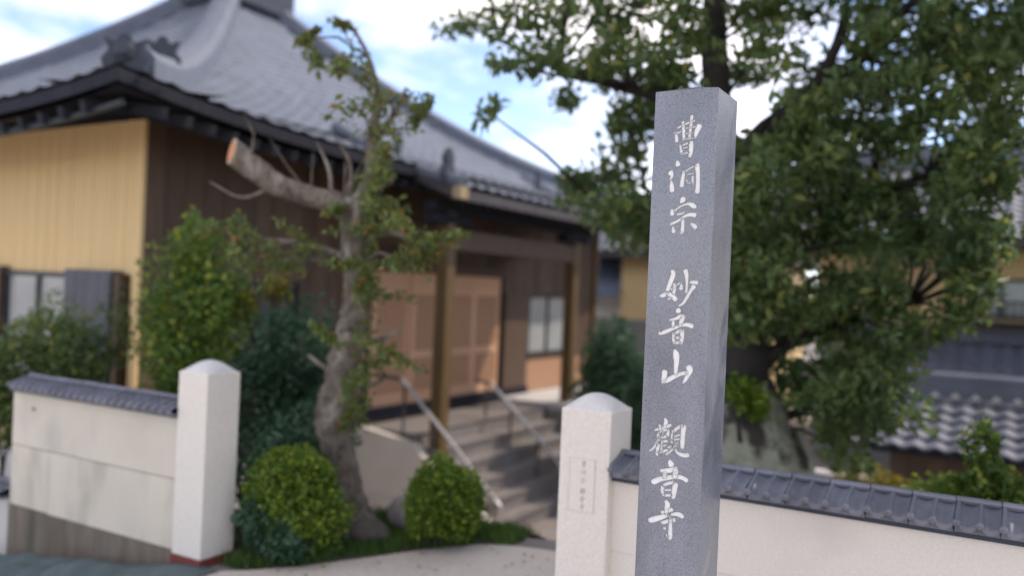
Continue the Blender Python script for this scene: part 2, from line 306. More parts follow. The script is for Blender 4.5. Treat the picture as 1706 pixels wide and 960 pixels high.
GLYPHS = {'cao':[[(0.0986,2.1701,0.0108),(0.1028,2.1403,0.0118),(0.1041,2.1126,0.0108)],[(0.1282,2.1886,0.0117),(0.1273,2.1666,0.0117),(0.1248,2.1392,0.0107),(0.1231,2.1135,0.0107)],[(0.1543,2.1541,0.0204),(0.1458,2.1326,0.0156),(0.1419,2.1154,0.0078)],[(0.0773,2.1306,0.0098),(0.0803,2.1073,0.0128)],[(0.0821,2.1516,0.0069),(0.1066,2.1623,0.0074),(0.1384,2.1724,0.0088)],[(0.0674,2.1366,0.0043),(0.0829,2.1349,0.0059),(0.0961,2.1407,0.0055)],[(0.1072,2.1484,0.0049),(0.1431,2.1529,0.0066)],[(0.108,2.1308,0.0055),(0.1345,2.1332,0.0058)],[(0.0974,2.112,0.0069),(0.1164,2.1138,0.0068),(0.139,2.1164,0.0058)],[(0.0934,2.0946,0.0098),(0.0986,2.063,0.0108)],[(0.1293,2.1022,0.0166),(0.1296,2.0746,0.0166),(0.1267,2.0545,0.0107)],[(0.0983,2.0926,0.0069),(0.1208,2.1008,0.0078)],[(0.1006,2.0832,0.0055),(0.1214,2.0869,0.0055)],[(0.0976,2.064,0.0069),(0.1222,2.0694,0.0068)]],'dong':[[(0.0852,2.0413,0.0098),(0.0877,2.0292,0.0187)],[(0.0637,2.0049,0.0197),(0.069,1.9936,0.0118),(0.0628,1.9808,0.0069)],[(0.0669,1.977,0.0059),(0.0696,1.9602,0.0158),(0.0713,1.9435,0.0167)],[(0.1097,2.0091,0.0098),(0.1068,1.9889,0.0127),(0.1033,1.9595,0.0157)],[(0.1525,2.027,0.0184),(0.1565,2.0004,0.0146),(0.1581,1.9638,0.0145),(0.1574,1.9382,0.0165)],[(0.1118,2.0054,0.0078),(0.1229,2.0124,0.0059),(0.1339,2.0194,0.0055),(0.1488,2.0253,0.0058)],[(0.1198,1.9968,0.0043),(0.1424,1.9999,0.0043)],[(0.1187,1.9794,0.0068),(0.123,1.9683,0.0078)],[(0.1391,1.9899,0.0088),(0.1401,1.966,0.0088)],[(0.121,1.9692,0.0078),(0.1363,1.968,0.0058)]],'zong':[[(0.1074,1.9188,0.0156),(0.1096,1.9133,0.0195),(0.1023,1.9041,0.0059)],[(0.0745,1.8803,0.0118),(0.0752,1.8655,0.0147)],[(0.0824,1.8766,0.0069),(0.1047,1.893,0.0059),(0.1292,1.9002,0.0088),(0.1446,1.8945,0.0165),(0.1543,1.8889,0.0097)],[(0.0926,1.8654,0.0069),(0.1097,1.869,0.0068),(0.119,1.8736,0.0049)],[(0.0709,1.833,0.0079),(0.0973,1.8451,0.0088),(0.1196,1.8598,0.0098),(0.1384,1.8652,0.0126),(0.1536,1.8633,0.0155)],[(0.1124,1.8506,0.0117),(0.1134,1.8285,0.0117),(0.1116,1.8045,0.0146)],[(0.1028,1.81,0.0068),(0.1117,1.8036,0.0098)],[(0.08,1.8247,0.0079),(0.0826,1.8081,0.0147)],[(0.1397,1.8359,0.0068),(0.1513,1.8286,0.0145),(0.1573,1.8222,0.0136)]],'miao':[[(0.083,1.6794,0.0118),(0.0883,1.6693,0.0166),(0.0791,1.6394,0.0157),(0.0697,1.6112,0.0137)],[(0.0709,1.6057,0.0137),(0.0868,1.5971,0.0157),(0.1008,1.5857,0.0156)],[(0.0708,1.6076,0.0118),(0.0576,1.5977,0.0138),(0.046,1.5954,0.0079)],[(0.0947,1.6344,0.0156),(0.0944,1.6196,0.0117),(0.0922,1.6047,0.0117)],[(0.082,1.6173,0.0078),(0.0895,1.6231,0.0078),(0.1062,1.6367,0.0068),(0.1193,1.6417,0.0049)],[(0.0738,1.5854,0.0069),(0.087,1.5916,0.0059)],[(0.1175,1.6389,0.0068),(0.1164,1.6214,0.0146)],[(0.1289,1.6816,0.0175),(0.1334,1.667,0.0146),(0.1356,1.6395,0.0097),(0.135,1.6102,0.0087)],[(0.1458,1.6436,0.0078),(0.1571,1.6449,0.0106),(0.1703,1.6435,0.0135)],[(0.1596,1.6313,0.0174),(0.1508,1.6181,0.0116),(0.1385,1.5956,0.0116),(0.1262,1.5749,0.0097),(0.1113,1.565,0.0058)]],'yin':[[(0.1103,1.5533,0.0156),(0.1115,1.5469,0.0185)],[(0.0821,1.5167,0.0059),(0.103,1.5224,0.0098),(0.1198,1.5317,0.0136),(0.1312,1.5332,0.0116)],[(0.0948,1.5137,0.0117),(0.0956,1.4952,0.0117)],[(0.1303,1.5322,0.0155),(0.1234,1.5171,0.0156),(0.1184,1.5003,0.0117)],[(0.0491,1.471,0.0118),(0.0684,1.4769,0.0128),(0.0968,1.4907,0.0117),(0.1231,1.5015,0.0107),(0.142,1.5054,0.0126),(0.1601,1.501,0.0154)],[(0.0984,1.4751,0.0117),(0.0999,1.4438,0.0127)],[(0.1267,1.4861,0.0146),(0.1268,1.4622,0.0155),(0.1239,1.4418,0.0117)],[(0.1014,1.4734,0.0098),(0.1238,1.4868,0.0117)],[(0.104,1.4588,0.0088),(0.1211,1.4627,0.0087)],[(0.099,1.4428,0.0098),(0.1219,1.4453,0.0097)]],'shan':[[(0.1049,1.4189,0.0117),(0.1103,1.4046,0.0224),(0.1123,1.3826,0.0185),(0.1114,1.3586,0.0146),(0.1113,1.3402,0.0136)],[(0.0734,1.3461,0.0206),(0.073,1.3331,0.0186),(0.0716,1.3219,0.0186),(0.0662,1.3112,0.0118)],[(0.0644,1.3082,0.0078),(0.0853,1.3194,0.0156),(0.1097,1.3345,0.0146),(0.1303,1.3437,0.0116),(0.149,1.349,0.0135)],[(0.1529,1.3676,0.0193),(0.158,1.3607,0.0232),(0.153,1.3438,0.0174),(0.1444,1.3248,0.0116),(0.1373,1.3149,0.0068)]],'guan':[[(0.0815,1.1909,0.0088),(0.0858,1.1812,0.0146),(0.0807,1.164,0.0117)],[(0.0482,1.1499,0.0059),(0.0655,1.1557,0.0108),(0.0846,1.1644,0.0107),(0.1026,1.173,0.0088)],[(0.064,1.1676,0.0108),(0.0676,1.1531,0.0098)],[(0.0603,1.143,0.0098),(0.061,1.1263,0.0118)],[(0.0965,1.1584,0.0088),(0.0926,1.1376,0.0127)],[(0.0603,1.1411,0.0069),(0.0755,1.1504,0.0068),(0.0965,1.1575,0.0078)],[(0.0756,1.1485,0.0051),(0.0764,1.1319,0.0051)],[(0.063,1.1266,0.0098),(0.088,1.1334,0.0088)],[(0.0669,1.1252,0.0137),(0.0561,1.1053,0.0098),(0.0451,1.0889,0.0079),(0.0318,1.0779,0.0059)],[(0.0637,1.1118,0.0117),(0.0608,1.0891,0.0127),(0.0588,1.0693,0.0118)],[(0.073,1.1204,0.0098),(0.0737,1.0834,0.0098)],[(0.0656,1.112,0.0078),(0.0925,1.1191,0.0097)],[(0.0702,1.0978,0.007),(0.0892,1.1054,0.0068)],[(0.0632,1.0783,0.0098),(0.0805,1.0843,0.0098),(0.0977,1.0902,0.0088)],[(0.1082,1.1561,0.0107),(0.1073,1.1321,0.0097),(0.1083,1.1101,0.0097)],[(0.1084,1.1506,0.0117),(0.1232,1.1635,0.0107),(0.1416,1.1767,0.0116)],[(0.1456,1.1744,0.0203),(0.1447,1.1514,0.0174),(0.144,1.1238,0.0164),(0.144,1.1037,0.0145)],[(0.113,1.1346,0.007),(0.1336,1.1445,0.007)],[(0.1096,1.1246,0.007),(0.1342,1.1308,0.007)],[(0.1102,1.1103,0.0087),(0.1292,1.1155,0.0097)],[(0.1237,1.1102,0.0116),(0.1109,1.0957,0.0107),(0.0999,1.0832,0.0097),(0.0888,1.0724,0.0068)],[(0.0954,1.0973,0.0097),(0.1088,1.1009,0.0117)],[(0.1203,1.1006,0.0087),(0.1247,1.0883,0.0107),(0.1384,1.0809,0.0126),(0.1574,1.0798,0.0144),(0.1657,1.0837,0.0144)]],'yinb':[[(0.1041,1.0557,0.0117),(0.1073,1.0479,0.0194),(0.1104,1.0428,0.0214)],[(0.0747,1.0202,0.0098),(0.0854,1.0189,0.0156),(0.1065,1.0247,0.0155),(0.1291,1.0325,0.0164)],[(0.0895,1.014,0.0156),(0.0883,0.999,0.0156)],[(0.1274,1.0286,0.0194),(0.1242,1.0153,0.0184),(0.1227,1.0059,0.0174)],[(0.0463,0.9779,0.0137),(0.054,0.98,0.0186),(0.075,0.9915,0.0166),(0.098,0.9986,0.0156),(0.1265,1.0064,0.0145),(0.1494,1.0061,0.0145),(0.1648,0.9993,0.0154)],[(0.0839,0.9687,0.0136),(0.0826,0.9537,0.0117),(0.0872,0.9387,0.0107)],[(0.1276,0.9827,0.0184),(0.1245,0.9657,0.0184),(0.1217,0.9432,0.0165),(0.1192,0.9354,0.0116)],[(0.0857,0.9708,0.0097),(0.0989,0.9793,0.0107),(0.1197,0.987,0.0107)],[(0.0902,0.9567,0.007),(0.1132,0.9612,0.007)],[(0.0852,0.9384,0.0094),(0.114,0.9438,0.0093)]],'si':[[(0.097,0.9214,0.0126),(0.1033,0.9114,0.0184),(0.1002,0.8943,0.0155),(0.1009,0.8796,0.0136)],[(0.0833,0.8822,0.0097),(0.1004,0.8888,0.0117),(0.1193,0.8983,0.0126)],[(0.0427,0.8493,0.0147),(0.0533,0.853,0.0186),(0.0725,0.8618,0.0176),(0.0916,0.8706,0.0146),(0.1086,0.8791,0.0097)],[(0.1125,0.8779,0.0058),(0.1295,0.8844,0.0116),(0.1447,0.8851,0.0164),(0.1564,0.8798,0.0135)],[(0.1085,0.8809,0.0097),(0.1148,0.8691,0.0116)],[(0.1148,0.8691,0.0126),(0.1163,0.8362,0.0136),(0.1165,0.8104,0.0165),(0.1151,0.801,0.0126)],[(0.102,0.8133,0.0049),(0.108,0.8071,0.0116)],[(0.0848,0.8491,0.0088),(0.0944,0.8517,0.0117),(0.1114,0.8602,0.0116),(0.1285,0.865,0.0145)],[(0.0933,0.8321,0.0093),(0.0992,0.8322,0.0101)]]}
BIG_CLUMPS = [(-3.02,5.36,4.33,0.176),(-2.45,5.31,4.11,0.183),(-2.59,6.76,4.8,0.213),(-1.82,5.91,4.22,0.172),(-1.65,7.45,4.92,0.258),(-1.01,6.68,4.39,0.212),(-0.72,8.09,4.92,0.209),(-0.24,7.55,4.72,0.195),(-4.12,6.25,4.4,0.269),(-3.64,6.47,4.31,0.246),(-2.95,5.99,4.12,0.21),(-2.31,5.6,3.94,0.183),(-1.97,5.54,3.8,0.195),(-1.81,6.57,4.18,0.121),(-1.47,6.64,4.14,0.191),(-1.14,6.7,4.07,0.222),(-0.97,8.01,4.55,0.212),(-0.53,7.96,4.45,0.24),(-0.14,6.89,3.97,0.193),(-4.12,6.17,3.84,0.162),(-2.83,4.99,3.38,0.174),(-3.0,5.75,3.62,0.238),(-2.66,5.69,3.67,0.184),(-2.48,5.99,3.76,0.237),(-1.94,5.56,3.5,0.169),(-1.74,6.22,3.67,0.178),(-1.51,6.16,3.66,0.171),(-1.48,7.21,3.92,0.203),(-0.97,6.57,3.66,0.23),(-0.71,7.87,4.03,0.226),(-0.43,6.87,3.7,0.194),(-0.04,7.1,3.71,0.223),(-2.97,4.93,3.07,0.103),(-2.93,5.4,3.2,0.221),(-3.12,6.82,3.5,0.247),(-2.82,6.93,3.44,0.251),(-2.36,6.3,3.24,0.189),(-2.09,7.35,3.49,0.161),(-1.58,7.42,3.49,0.244),(-1.3,7.27,3.36,0.238),(-0.95,8.13,3.52,0.213),(-0.56,7.73,3.54,0.195),(-0.37,8.5,3.71,0.257),(0.01,7.98,3.42,0.229),(-3.25,5.19,2.83,0.1),(-2.87,6.85,2.99,0.211),(-2.67,6.97,3.1,0.242),(-1.62,7.12,2.97,0.215),(-1.37,6.82,3.03,0.215),(-1.02,7.3,3.0,0.221),(-0.66,6.51,2.85,0.185),(-0.18,8.29,3.18,0.206),(-3.21,6.46,2.52,0.131),(-3.2,6.86,2.54,0.215),(-2.84,6.88,2.49,0.24),(-1.66,7.33,2.64,0.202),(-1.31,6.49,2.43,0.224),(-1.08,6.33,2.5,0.217),(-0.86,7.17,2.48,0.205),(-0.61,7.79,2.62,0.195),(-0.35,7.95,2.68,0.228),(-2.74,6.68,2.11,0.266),(-2.48,6.48,2.13,0.21),(-1.9,7.49,2.15,0.227),(-1.58,7.01,2.12,0.219),(-1.17,6.7,2.21,0.217),(-0.84,6.41,2.06,0.212),(-0.57,7.07,2.16,0.212),(-1.59,5.8,1.78,0.197),(-1.07,7.0,1.73,0.233),(-0.82,6.8,1.74,0.204),(-0.29,6.46,1.77,0.116),(-0.23,6.75,1.81,0.218),(-1.78,6.42,1.43,0.197),(-1.63,6.91,1.42,0.247),(-1.26,6.13,1.49,0.187),(-1.08,6.8,1.37,0.216),(-0.7,6.28,1.4,0.097),(-0.34,6.7,1.53,0.17),(-1.54,6.81,1.09,0.234),(-1.23,7.07,1.03,0.196),(-1.03,7.2,1.12,0.203),(-1.02,6.05,0.89,0.162),(-1.06,6.83,0.7,0.223),(-0.87,6.96,0.75,0.213),(-1.03,6.57,0.55,0.18),(-2.54,5.68,3.34,0.194),(-1.49,5.78,3.25,0.208),(-0.94,7.84,3.82,0.217),(-0.48,6.71,3.43,0.215),(-0.3,8.46,3.85,0.234),(0.01,6.82,3.47,0.198),(-3.36,6.61,3.23,0.147),(-2.5,6.59,3.16,0.212),(-1.42,7.72,3.32,0.268),(-0.98,7.34,3.26,0.224),(-0.37,7.46,3.26,0.218),(-2.94,6.88,2.73,0.255),(-1.47,6.85,2.73,0.184),(-1.12,5.98,2.6,0.199),(-0.41,8.14,2.89,0.221),(-2.62,5.97,2.2,0.24),(-2.35,5.88,2.21,0.215),(-1.72,6.55,2.25,0.191),(-1.73,7.62,2.44,0.226),(-1.41,7.15,2.35,0.246),(-1.01,6.56,2.34,0.201),(-0.74,6.78,2.28,0.228),(-1.49,5.92,1.89,0.174),(-1.79,7.5,2.03,0.24),(-1.35,6.8,2.01,0.244),(-1.08,7.81,2.07,0.209),(-0.73,7.4,2.09,0.23),(-0.56,8.12,2.14,0.214),(-0.25,6.84,2.02,0.179),(-1.57,6.06,1.63,0.224),(-1.43,6.59,1.54,0.238),(-1.26,6.91,1.67,0.189),(-0.86,6.72,1.58,0.194),(-0.87,6.83,1.24,0.196),(-0.6,6.6,1.38,0.223),(-1.4,6.96,0.92,0.218),(-0.91,6.13,1.02,0.18),(-0.66,6.13,1.04,0.198),(-1.49,5.55,2.37,0.168),(-1.53,5.6,2.17,0.17),(-1.49,5.75,2.26,0.174),(-1.55,5.87,1.95,0.178),(-1.54,5.68,1.71,0.173),(-1.51,5.93,1.79,0.179),(-1.27,5.86,2.76,0.173),(-1.06,5.82,2.92,0.169),(-1.37,5.84,2.59,0.174),(-1.52,5.75,1.47,0.174),(-2.04,5.45,3.11,0.174),(-1.97,5.55,3.33,0.176),(-0.33,6.17,2.56,0.167),(-0.18,6.45,2.71,0.172),(-0.27,6.56,2.38,0.177),(-0.11,6.35,2.46,0.169),(-0.38,6.15,2.21,0.167),(-0.18,6.33,2.12,0.169),(-0.31,6.3,1.96,0.17),(-0.51,6.26,3.36,0.172),(-0.29,6.33,3.16,0.171),(-0.1,6.59,3.41,0.175),(-0.69,6.03,3.05,0.169),(-0.48,6.23,2.89,0.171),(-0.15,6.57,3.01,0.175),(-0.88,6.09,3.36,0.174),(-1.06,6.18,2.75,0.179),(-0.78,6.33,2.72,0.178)]
PRUNED_CLUMPS = [(-4.21,3.87,1.85,0.083),(-4.12,3.98,1.78,0.091),(-4.07,4.14,1.69,0.078),(-4.52,3.89,1.9,0.062),(-4.19,3.95,1.68,0.069),(-4.15,4.32,1.88,0.064),(-3.44,4.27,2.72,0.097),(-3.65,4.34,2.91,0.092),(-3.66,4.09,2.92,0.067),(-4.13,4.35,3.09,0.06),(-3.73,4.38,2.73,0.078),(-3.68,4.68,2.66,0.089),(-3.41,4.25,2.42,0.089),(-3.67,4.49,2.27,0.103),(-3.57,4.47,2.11,0.078),(-3.29,4.25,1.97,0.074),(-3.47,4.68,1.89,0.104),(-3.38,4.77,1.82,0.08),(-3.27,4.29,1.75,0.066),(-3.68,4.65,1.52,0.081),(-3.69,4.53,1.6,0.056),(-3.5,4.52,1.14,0.078),(-3.58,4.43,1.06,0.062),(-3.56,4.25,0.96,0.053),(-3.54,4.11,1.7,0.052),(-3.62,4.36,1.94,0.069),(-3.96,4.43,3.31,0.04),(-3.87,4.03,3.11,0.034),(-3.63,4.35,1.56,0.046),(-3.73,4.16,1.25,0.045),(-3.76,4.43,0.69,0.039),(-3.52,4.75,2.77,0.065),(-3.96,4.45,2.07,0.04),(-3.1,4.53,1.9,0.045)]

# ------------------------------------------------------------------ ground
def sst(a, b, t):
    t = min(1, max(0, (t-a)/(b-a))); return t*t*(3-2*t)
def road_z(x):
    if x > -2: return .02*min(x+2, 8)
    if x > -4.2: return .076*(x+2)
    return max(-2.2, -.167 + .17*(x+4.2))
def ground_z(x, y):
    a = road_z(x); yard = -1.35
    right = -.12 + (-1.9)*sst(7.6, 9.6, y)
    left = a + (yard-a)*sst(5.05, 7.2, y)
    k = sst(-2.4, -1.6, x)
    if y < 3.9: return a
    inner = left*(1-k) + right*k
    if x < -4.4: inner = inner*(1-.0) - .0
    return a + (inner-a)*sst(3.9, 4.4, y)
xs = [-400, -150, -60, -30] + list(np.arange(-20, 6.01, .35)) + [8, 12, 20, 40, 120, 400]
ys = [-300, -100, -40, -15, -6, 0, 1.5, 2.5, 3.2] + list(np.arange(3.6, 12, .25)) + [13, 14, 16, 19, 24, 32, 50, 120, 400]
g = MB(); nx = len(xs)
g.add([(x, y, ground_z(x, y)) for y in ys for x in xs], [(j*nx+i, j*nx+i+1, (j+1)*nx+i+1, (j+1)*nx+i) for j in range(len(ys)-1) for i in range(nx-1)])
ground = g.build('ground', M['yard'], smooth=True); ground['kind'] = 'structure'
# road with an apron that flares into the gateway
def strip(name, m, poly_fn, xa, xb, nx, ny, dz):
    b = MB()
    def fn(u, v):
        x = xa+(xb-xa)*u; y0, y1 = poly_fn(x); y = y0+(y1-y0)*v; return (x, y, ground_z(x, y)+dz)
    b.grid(nx, ny, fn); o = b.build(name, m, smooth=True); o['kind'] = 'structure'; return o
def road_far(x):
    if x < -4.0 or x > -1.7: return 3.60
    k = min(sst(-4.0, -2.75, x), 1)
    return 3.66 + 1.2*k if x < -2.3 else 3.66+1.2*(1-sst(-2.0, -1.75, x))
strip('road', M['asphalt'], lambda x: (-9., road_far(x)), -16, 12, 180, 60, .006)
# planted beds inside the wall: bare earth
def bed_l(x): return (max(3.80, road_far(x)+.03), 5.7)
strip('planting_bed', M['earth'], bed_l, -7.2, -2.75, 60, 16, .012)
strip('planting_bed', M['earth'], lambda x: (3.95, 8.2), -1.75, 4, 30, 20, .012)
# grass in the gateway bed
gp = []
while len(gp) < 9000:
    x = random.uniform(-4.1, -2.72); y = random.uniform(3.7, 5.5)
    if y > road_far(x)+.02+.04*math.sin(x*23) and (x < -2.85 or y < 5.05):
        gp.append((x, y, ground_z(x, y)+.02))
gp = np.array(gp); n = len(gp); h = rng.uniform(.03, .09, n); ang = rng.uniform(0, 6.28, n); le = rng.normal(size=(n, 2))*.02
V = np.zeros((n, 3, 3)); wx = np.stack([np.cos(ang), np.sin(ang)], 1)*.006
V[:, 0, :2] = gp[:, :2]-wx; V[:, 1, :2] = gp[:, :2]+wx; V[:, 0, 2] = V[:, 1, 2] = gp[:, 2]-.02; V[:, 2, :2] = gp[:, :2]+le; V[:, 2, 2] = gp[:, 2]+h
me = bpy.data.meshes.new('grass'); me.from_pydata(V.reshape(-1, 3).tolist(), [], np.arange(3*n).reshape(-1, 3).tolist()); me.materials.append(M['grass'])
gr = link('grass', me); tag(gr, 'short green grass in the bed beside the gateway', 'grass'); gr['kind'] = 'stuff'

fl = []
for k in range(140):
    x = random.uniform(-5.0, -1.9); y = random.uniform(2.6, road_far(x)+(.25 if random.random() < .3 else 0)); fl.append((x, y, ground_z(x, y)+.016))
# (dry leaves lie nearly flat)
fv = []; ff = []
for k, (x, y, z) in enumerate(fl):
    a = random.uniform(0, 6.28); l = random.uniform(.012, .028); c, s_ = math.cos(a), math.sin(a); q = len(fv)
    fv += [(x-c*l, y-s_*l, z), (x-s_*l*.45, y+c*l*.45, z+.006), (x+c*l, y+s_*l, z+.002), (x+s_*l*.45, y-c*l*.45, z+.004)]; ff.append((q, q+1, q+2, q+3))
me = bpy.data.meshes.new('fallen_leaves'); me.from_pydata(fv, [], ff); me.materials.append(M['leaf_gold']); o = link('fallen_leaves', me); tag(o, 'dry fallen leaves scattered on the road by the gateway', 'leaves'); o['kind'] = 'stuff'

# ------------------------------------------------------------------ stone pillar
SX0, SX1, SY0, SY1, SZ = -1.062, -.848, 2.74, 2.962, 2.275
sp = thing('stone_pillar', 'tall grey granite pillar with white carved characters in front of the wall', 'pillar', (-.955, 2.85, 0))
pb = MB(); zb = road_z(-1) - .02
pb.add([(SX0,SY0,zb),(SX1,SY0,zb),(SX1,SY1,zb),(SX0,SY1,zb),(SX0,SY0,SZ),(SX1,SY0,SZ),(SX1,SY1,SZ),(SX0,SY1,SZ),((SX0+SX1)/2,(SY0+SY1)/2,SZ+.034)],
       [(0,3,2,1),(0,1,5,4),(1,2,6,5),(2,3,7,6),(3,0,4,7),(4,5,8),(5,6,8),(6,7,8),(7,4,8)])
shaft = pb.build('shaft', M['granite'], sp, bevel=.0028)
DEP = .005
def stroke_outline(pts):
    P = [np.array(p, float) for p in pts]
    if len(P) == 2: P = [P[0], (P[0]+P[1])/2, P[1]]
    Q = [2*P[0]-P[1]] + P + [2*P[-1]-P[-2]]; S = []
    for i in range(1, len(Q)-2):
        a, b, c, d = Q[i-1:i+3]
        for j in range(4):
            t = j/4; S.append(.5*((2*b)+(-a+c)*t+(2*a-5*b+4*c-d)*t*t+(-a+3*b-3*c+d)*t**3))
    S.append(P[-1]); Lf, Rt = [], []
    for i, s in enumerate(S):
        d = S[min(i+1, len(S)-1)][:2]-S[max(i-1, 0)][:2]; d = d/(np.linalg.norm(d)+1e-9); nrm = np.array([-d[1], d[0]]); hw = s[2]/2
        Lf.append(s[:2]+nrm*hw); Rt.append(s[:2]-nrm*hw)
    def capp(c, d, hw): return [c + d*hw*.62*math.cos(a) + np.array([-d[1], d[0]])*hw*math.sin(a) for a in (-.9, -.3, .3, .9)]
    d1 = S[-1][:2]-S[-2][:2]; d1 = d1/np.linalg.norm(d1); d0 = S[0][:2]-S[1][:2]; d0 = d0/np.linalg.norm(d0)
    # left side forward, rounded end, right side back, rounded start
    e = capp(S[-1][:2], d1, S[-1][2]/2)[::-1]; st = capp(S[0][:2], d0, S[0][2]/2)[::-1]
    return Lf + e + Rt[::-1] + st
cut = MB(); chars = []
def ribbon(mb, outl, y0, y1, x_off=0., sc=1., cx=0., cz=0.):
    # fan of quads between the two sides keeps concave strokes clean
    P = [(cx+(p[0]-x_off)*sc, cz+p[1]*sc) for p in outl]
    mb.prism([(x, y0, z) for x, z in P], (0, y1-y0, 0))
READ = dict(cao='first', dong='second', zong='third', miao='fourth', yin='fifth', shan='sixth', guan='seventh', yinb='eighth', si='ninth')
for n in GLYPHS:
    inl = MB()
    for k, st in enumerate(GLYPHS[n]):
        o = stroke_outline(st); e = k*.00011
        ribbon(cut, [(SX0+p[0], p[1]) for p in o], SY0-.004, SY0+DEP+e)
        ribbon(inl, [(SX0+p[0], p[1]) for p in o], SY0+DEP-.0022+e, SY0+DEP+.003+e)
    o = inl.build('carved_character', M['inlay'], sp); o['label'] = 'white character cut into the granite, %s from the top' % READ[n]
cme = cut.mesh('cutter', M['granite']); co = bpy.data.objects.new('cutter', cme); col.objects.link(co)
md = shaft.modifiers.new('carve', 'BOOLEAN'); md.operation = 'DIFFERENCE'; md.object = co; md.solver = 'EXACT'; md.use_self = True
dg = bpy.context.evaluated_depsgraph_get(); ev = shaft.evaluated_get(dg); nm = bpy.data.meshes.new_from_object(ev)
if len(nm.polygons) > 200:
    shaft.modifiers.clear(); shaft.data = nm; nm.name = 'shaft'
else: shaft.modifiers.clear()
bpy.data.objects.remove(co)

MB().tube([(-1.008, SY0+.004, 1.478), (-1.008, SY0-.002, 1.478)], [.0045, .002], 10).build('rust_spot', M['cut'], sp)
# ------------------------------------------------------------------ gate posts
def gate_post(label, x0, x1, y0, y1, zb, zt, red):
    t = thing('gate_post', label, 'gate post', ((x0+x1)/2, (y0+y1)/2, zb), 'square posts of the gateway')
    z0 = zb
    if red:
        B('base_band', M['redbase'], t, x0-.006, x1+.006, y0-.006, y1+.006, zb-.1, zb+.06, .004); z0 = zb+.06
    B('post_shaft', M['post'], t, x0, x1, y0, y1, z0-(0 if red else .1), zt, .006)
    cx, cy, hx, hy = (x0+x1)/2, (y0+y1)/2, (x1-x0)/2-.003, (y1-y0)/2-.003
    c = MB(); c.grid(14, 14, lambda u, v: (cx+hx*(2*u-1), cy+hy*(2*v-1), zt-.004+.074*(max(0, math.cos((2*u-1)*math.pi/2)*math.cos((2*v-1)*math.pi/2)))**.62))
    c.build('cap', M['cap'], t, smooth=True)
    return t
gpl = gate_post('pale square gate post with red painted foot at the end of the left wall', -4.41, -4.155, 3.61, 3.865, road_z(-4.25), 1.005, True)
gpr = gate_post('pale square gate post with small engraved plaque behind the granite pillar', -1.84, -1.585, 3.71, 3.965, road_z(-1.7), 1.045, False)
pl = B('plaque', M['post'], gpr, -1.782, -1.655, 3.706, 3.712, .57, .815, .001)
pe = MB()
for q in ((-1.784,-1.653,.815,.8165),(-1.784,-1.653,.5685,.570),(-1.784,-1.7825,.570,.815),(-1.6545,-1.653,.570,.815)): pe.box(q[0], q[1], 3.7052, 3.7135, q[2], q[3])
pe.build('groove', M['faint'], pl)
for i, n in enumerate(('cao', 'dong', 'zong', 'guan', 'yinb', 'si')):
    allp = [p for s in GLYPHS[n] for p in s]; cxg = (min(p[0] for p in allp)+max(p[0] for p in allp))/2; czg = (min(p[1] for p in allp)+max(p[1] for p in allp))/2
    e = MB(); cz = .793-i*.038-(.012 if i > 2 else 0)
    for k, s in enumerate(GLYPHS[n]): ribbon(e, [(p[0]-cxg, p[1]-czg) for p in stroke_outline([(a, b, wd*.8) for a, b, wd in s])], 3.7052-.00003*k, 3.7075, 0, .24, -1.712, cz)
    e.build('engraved_character', M['engraved'], pl)

# ------------------------------------------------------------------ boundary walls with tiled copings
def coping_tile_mesh(wid, waves, run, drop, m):
    b = MB(); nx = 8*waves; prof = []
    def wave(u):
        f = (u*waves) % 1.0 if u < 1 else .999
        roll = .008*math.exp(-((f-.12)/.10)**2)
        return roll - .017*math.sin(math.pi*min(1, max(0, (f-.16)/.84)))
    rows = [(0, 0), (.30, .0), (.31, .008), (.62, .008), (.63, .016), (1.0, .016), (1.0, None), (.90, None)]
    for side in (1, -1):
        vs = []
        for (s, e) in rows:
            for i in range(nx+1):
                u = i/nx; wv = wave(u) if u not in (0., 1.) else wave(.001)
                vs.append((wid*(u*.985+.0075)-wid/2, -side*(run*s), (-drop*s + wv*(.55+.45*s) + e) if e is not None else -drop+wv-.004))
        n = nx+1
        b.add(vs, [(j*n+i, j*n+i+1, (j+1)*n+i+1, (j+1)*n+i) for j in range(len(rows)-1) for i in range(nx)])
    for side in (1, -1):                # narrow ribs between the pans, each ending in a small boss
        for k in range(waves):
            xx = wid*((k+.12)/waves*.985+.0075)-wid/2
            b.tube([(xx, 0, .006), (xx, -side*run*.5, -drop*.5+.012), (xx, -side*(run+.004), -drop+.016)], [.008, .009, .0105], 6)
            b.tube([(xx, -side*(run-.012), -drop+.012), (xx, -side*(run+.009), -drop+.010), (xx, -side*(run+.013), -drop+.009)], [.015, .015, .008], 8)
    # ridge roll and under-plate
    b.tube([(-wid/2+.002, 0, .006), (wid/2-.002, 0, .006)], .016, 8)
    b.box(-wid/2+.002, wid/2-.002, -run+.03, run-.03, -drop-.03, -drop-.012)
    return b.mesh('coping_tile', m)
UW = .157
ct = coping_tile_mesh(UW, 2, .155, .062, M['tile'])
def coping(parent, xa, xb, yc, z, me=ct, wid=UW, left=False):
    n = math.ceil((xb-xa)/wid-.02); xb = xa+n*wid if left else xb
    for i in range(n):
        o = link('coping_tile', me, parent, (xb-wid*(i+.5), yc+random.uniform(-.002, .002), z+random.uniform(-.0015, .0015))); o.rotation_euler = (random.uniform(-.01, .01), random.uniform(-.012, .012), random.uniform(-.006, .006))
bw = thing('boundary_wall', 'cream stuccoed wall with grey tile coping behind the granite pillar', 'wall', (1, 3.85, 0))
B('wall_body', M['stuccoclean'], bw, -1.585, 4.5, 3.765, 3.935, -.1, .725)
MBg = MB(); MBg.box(-1.585, 4.5, 3.762, 3.938, .395, .399); MBg.build('groove', M['faint'], bw)
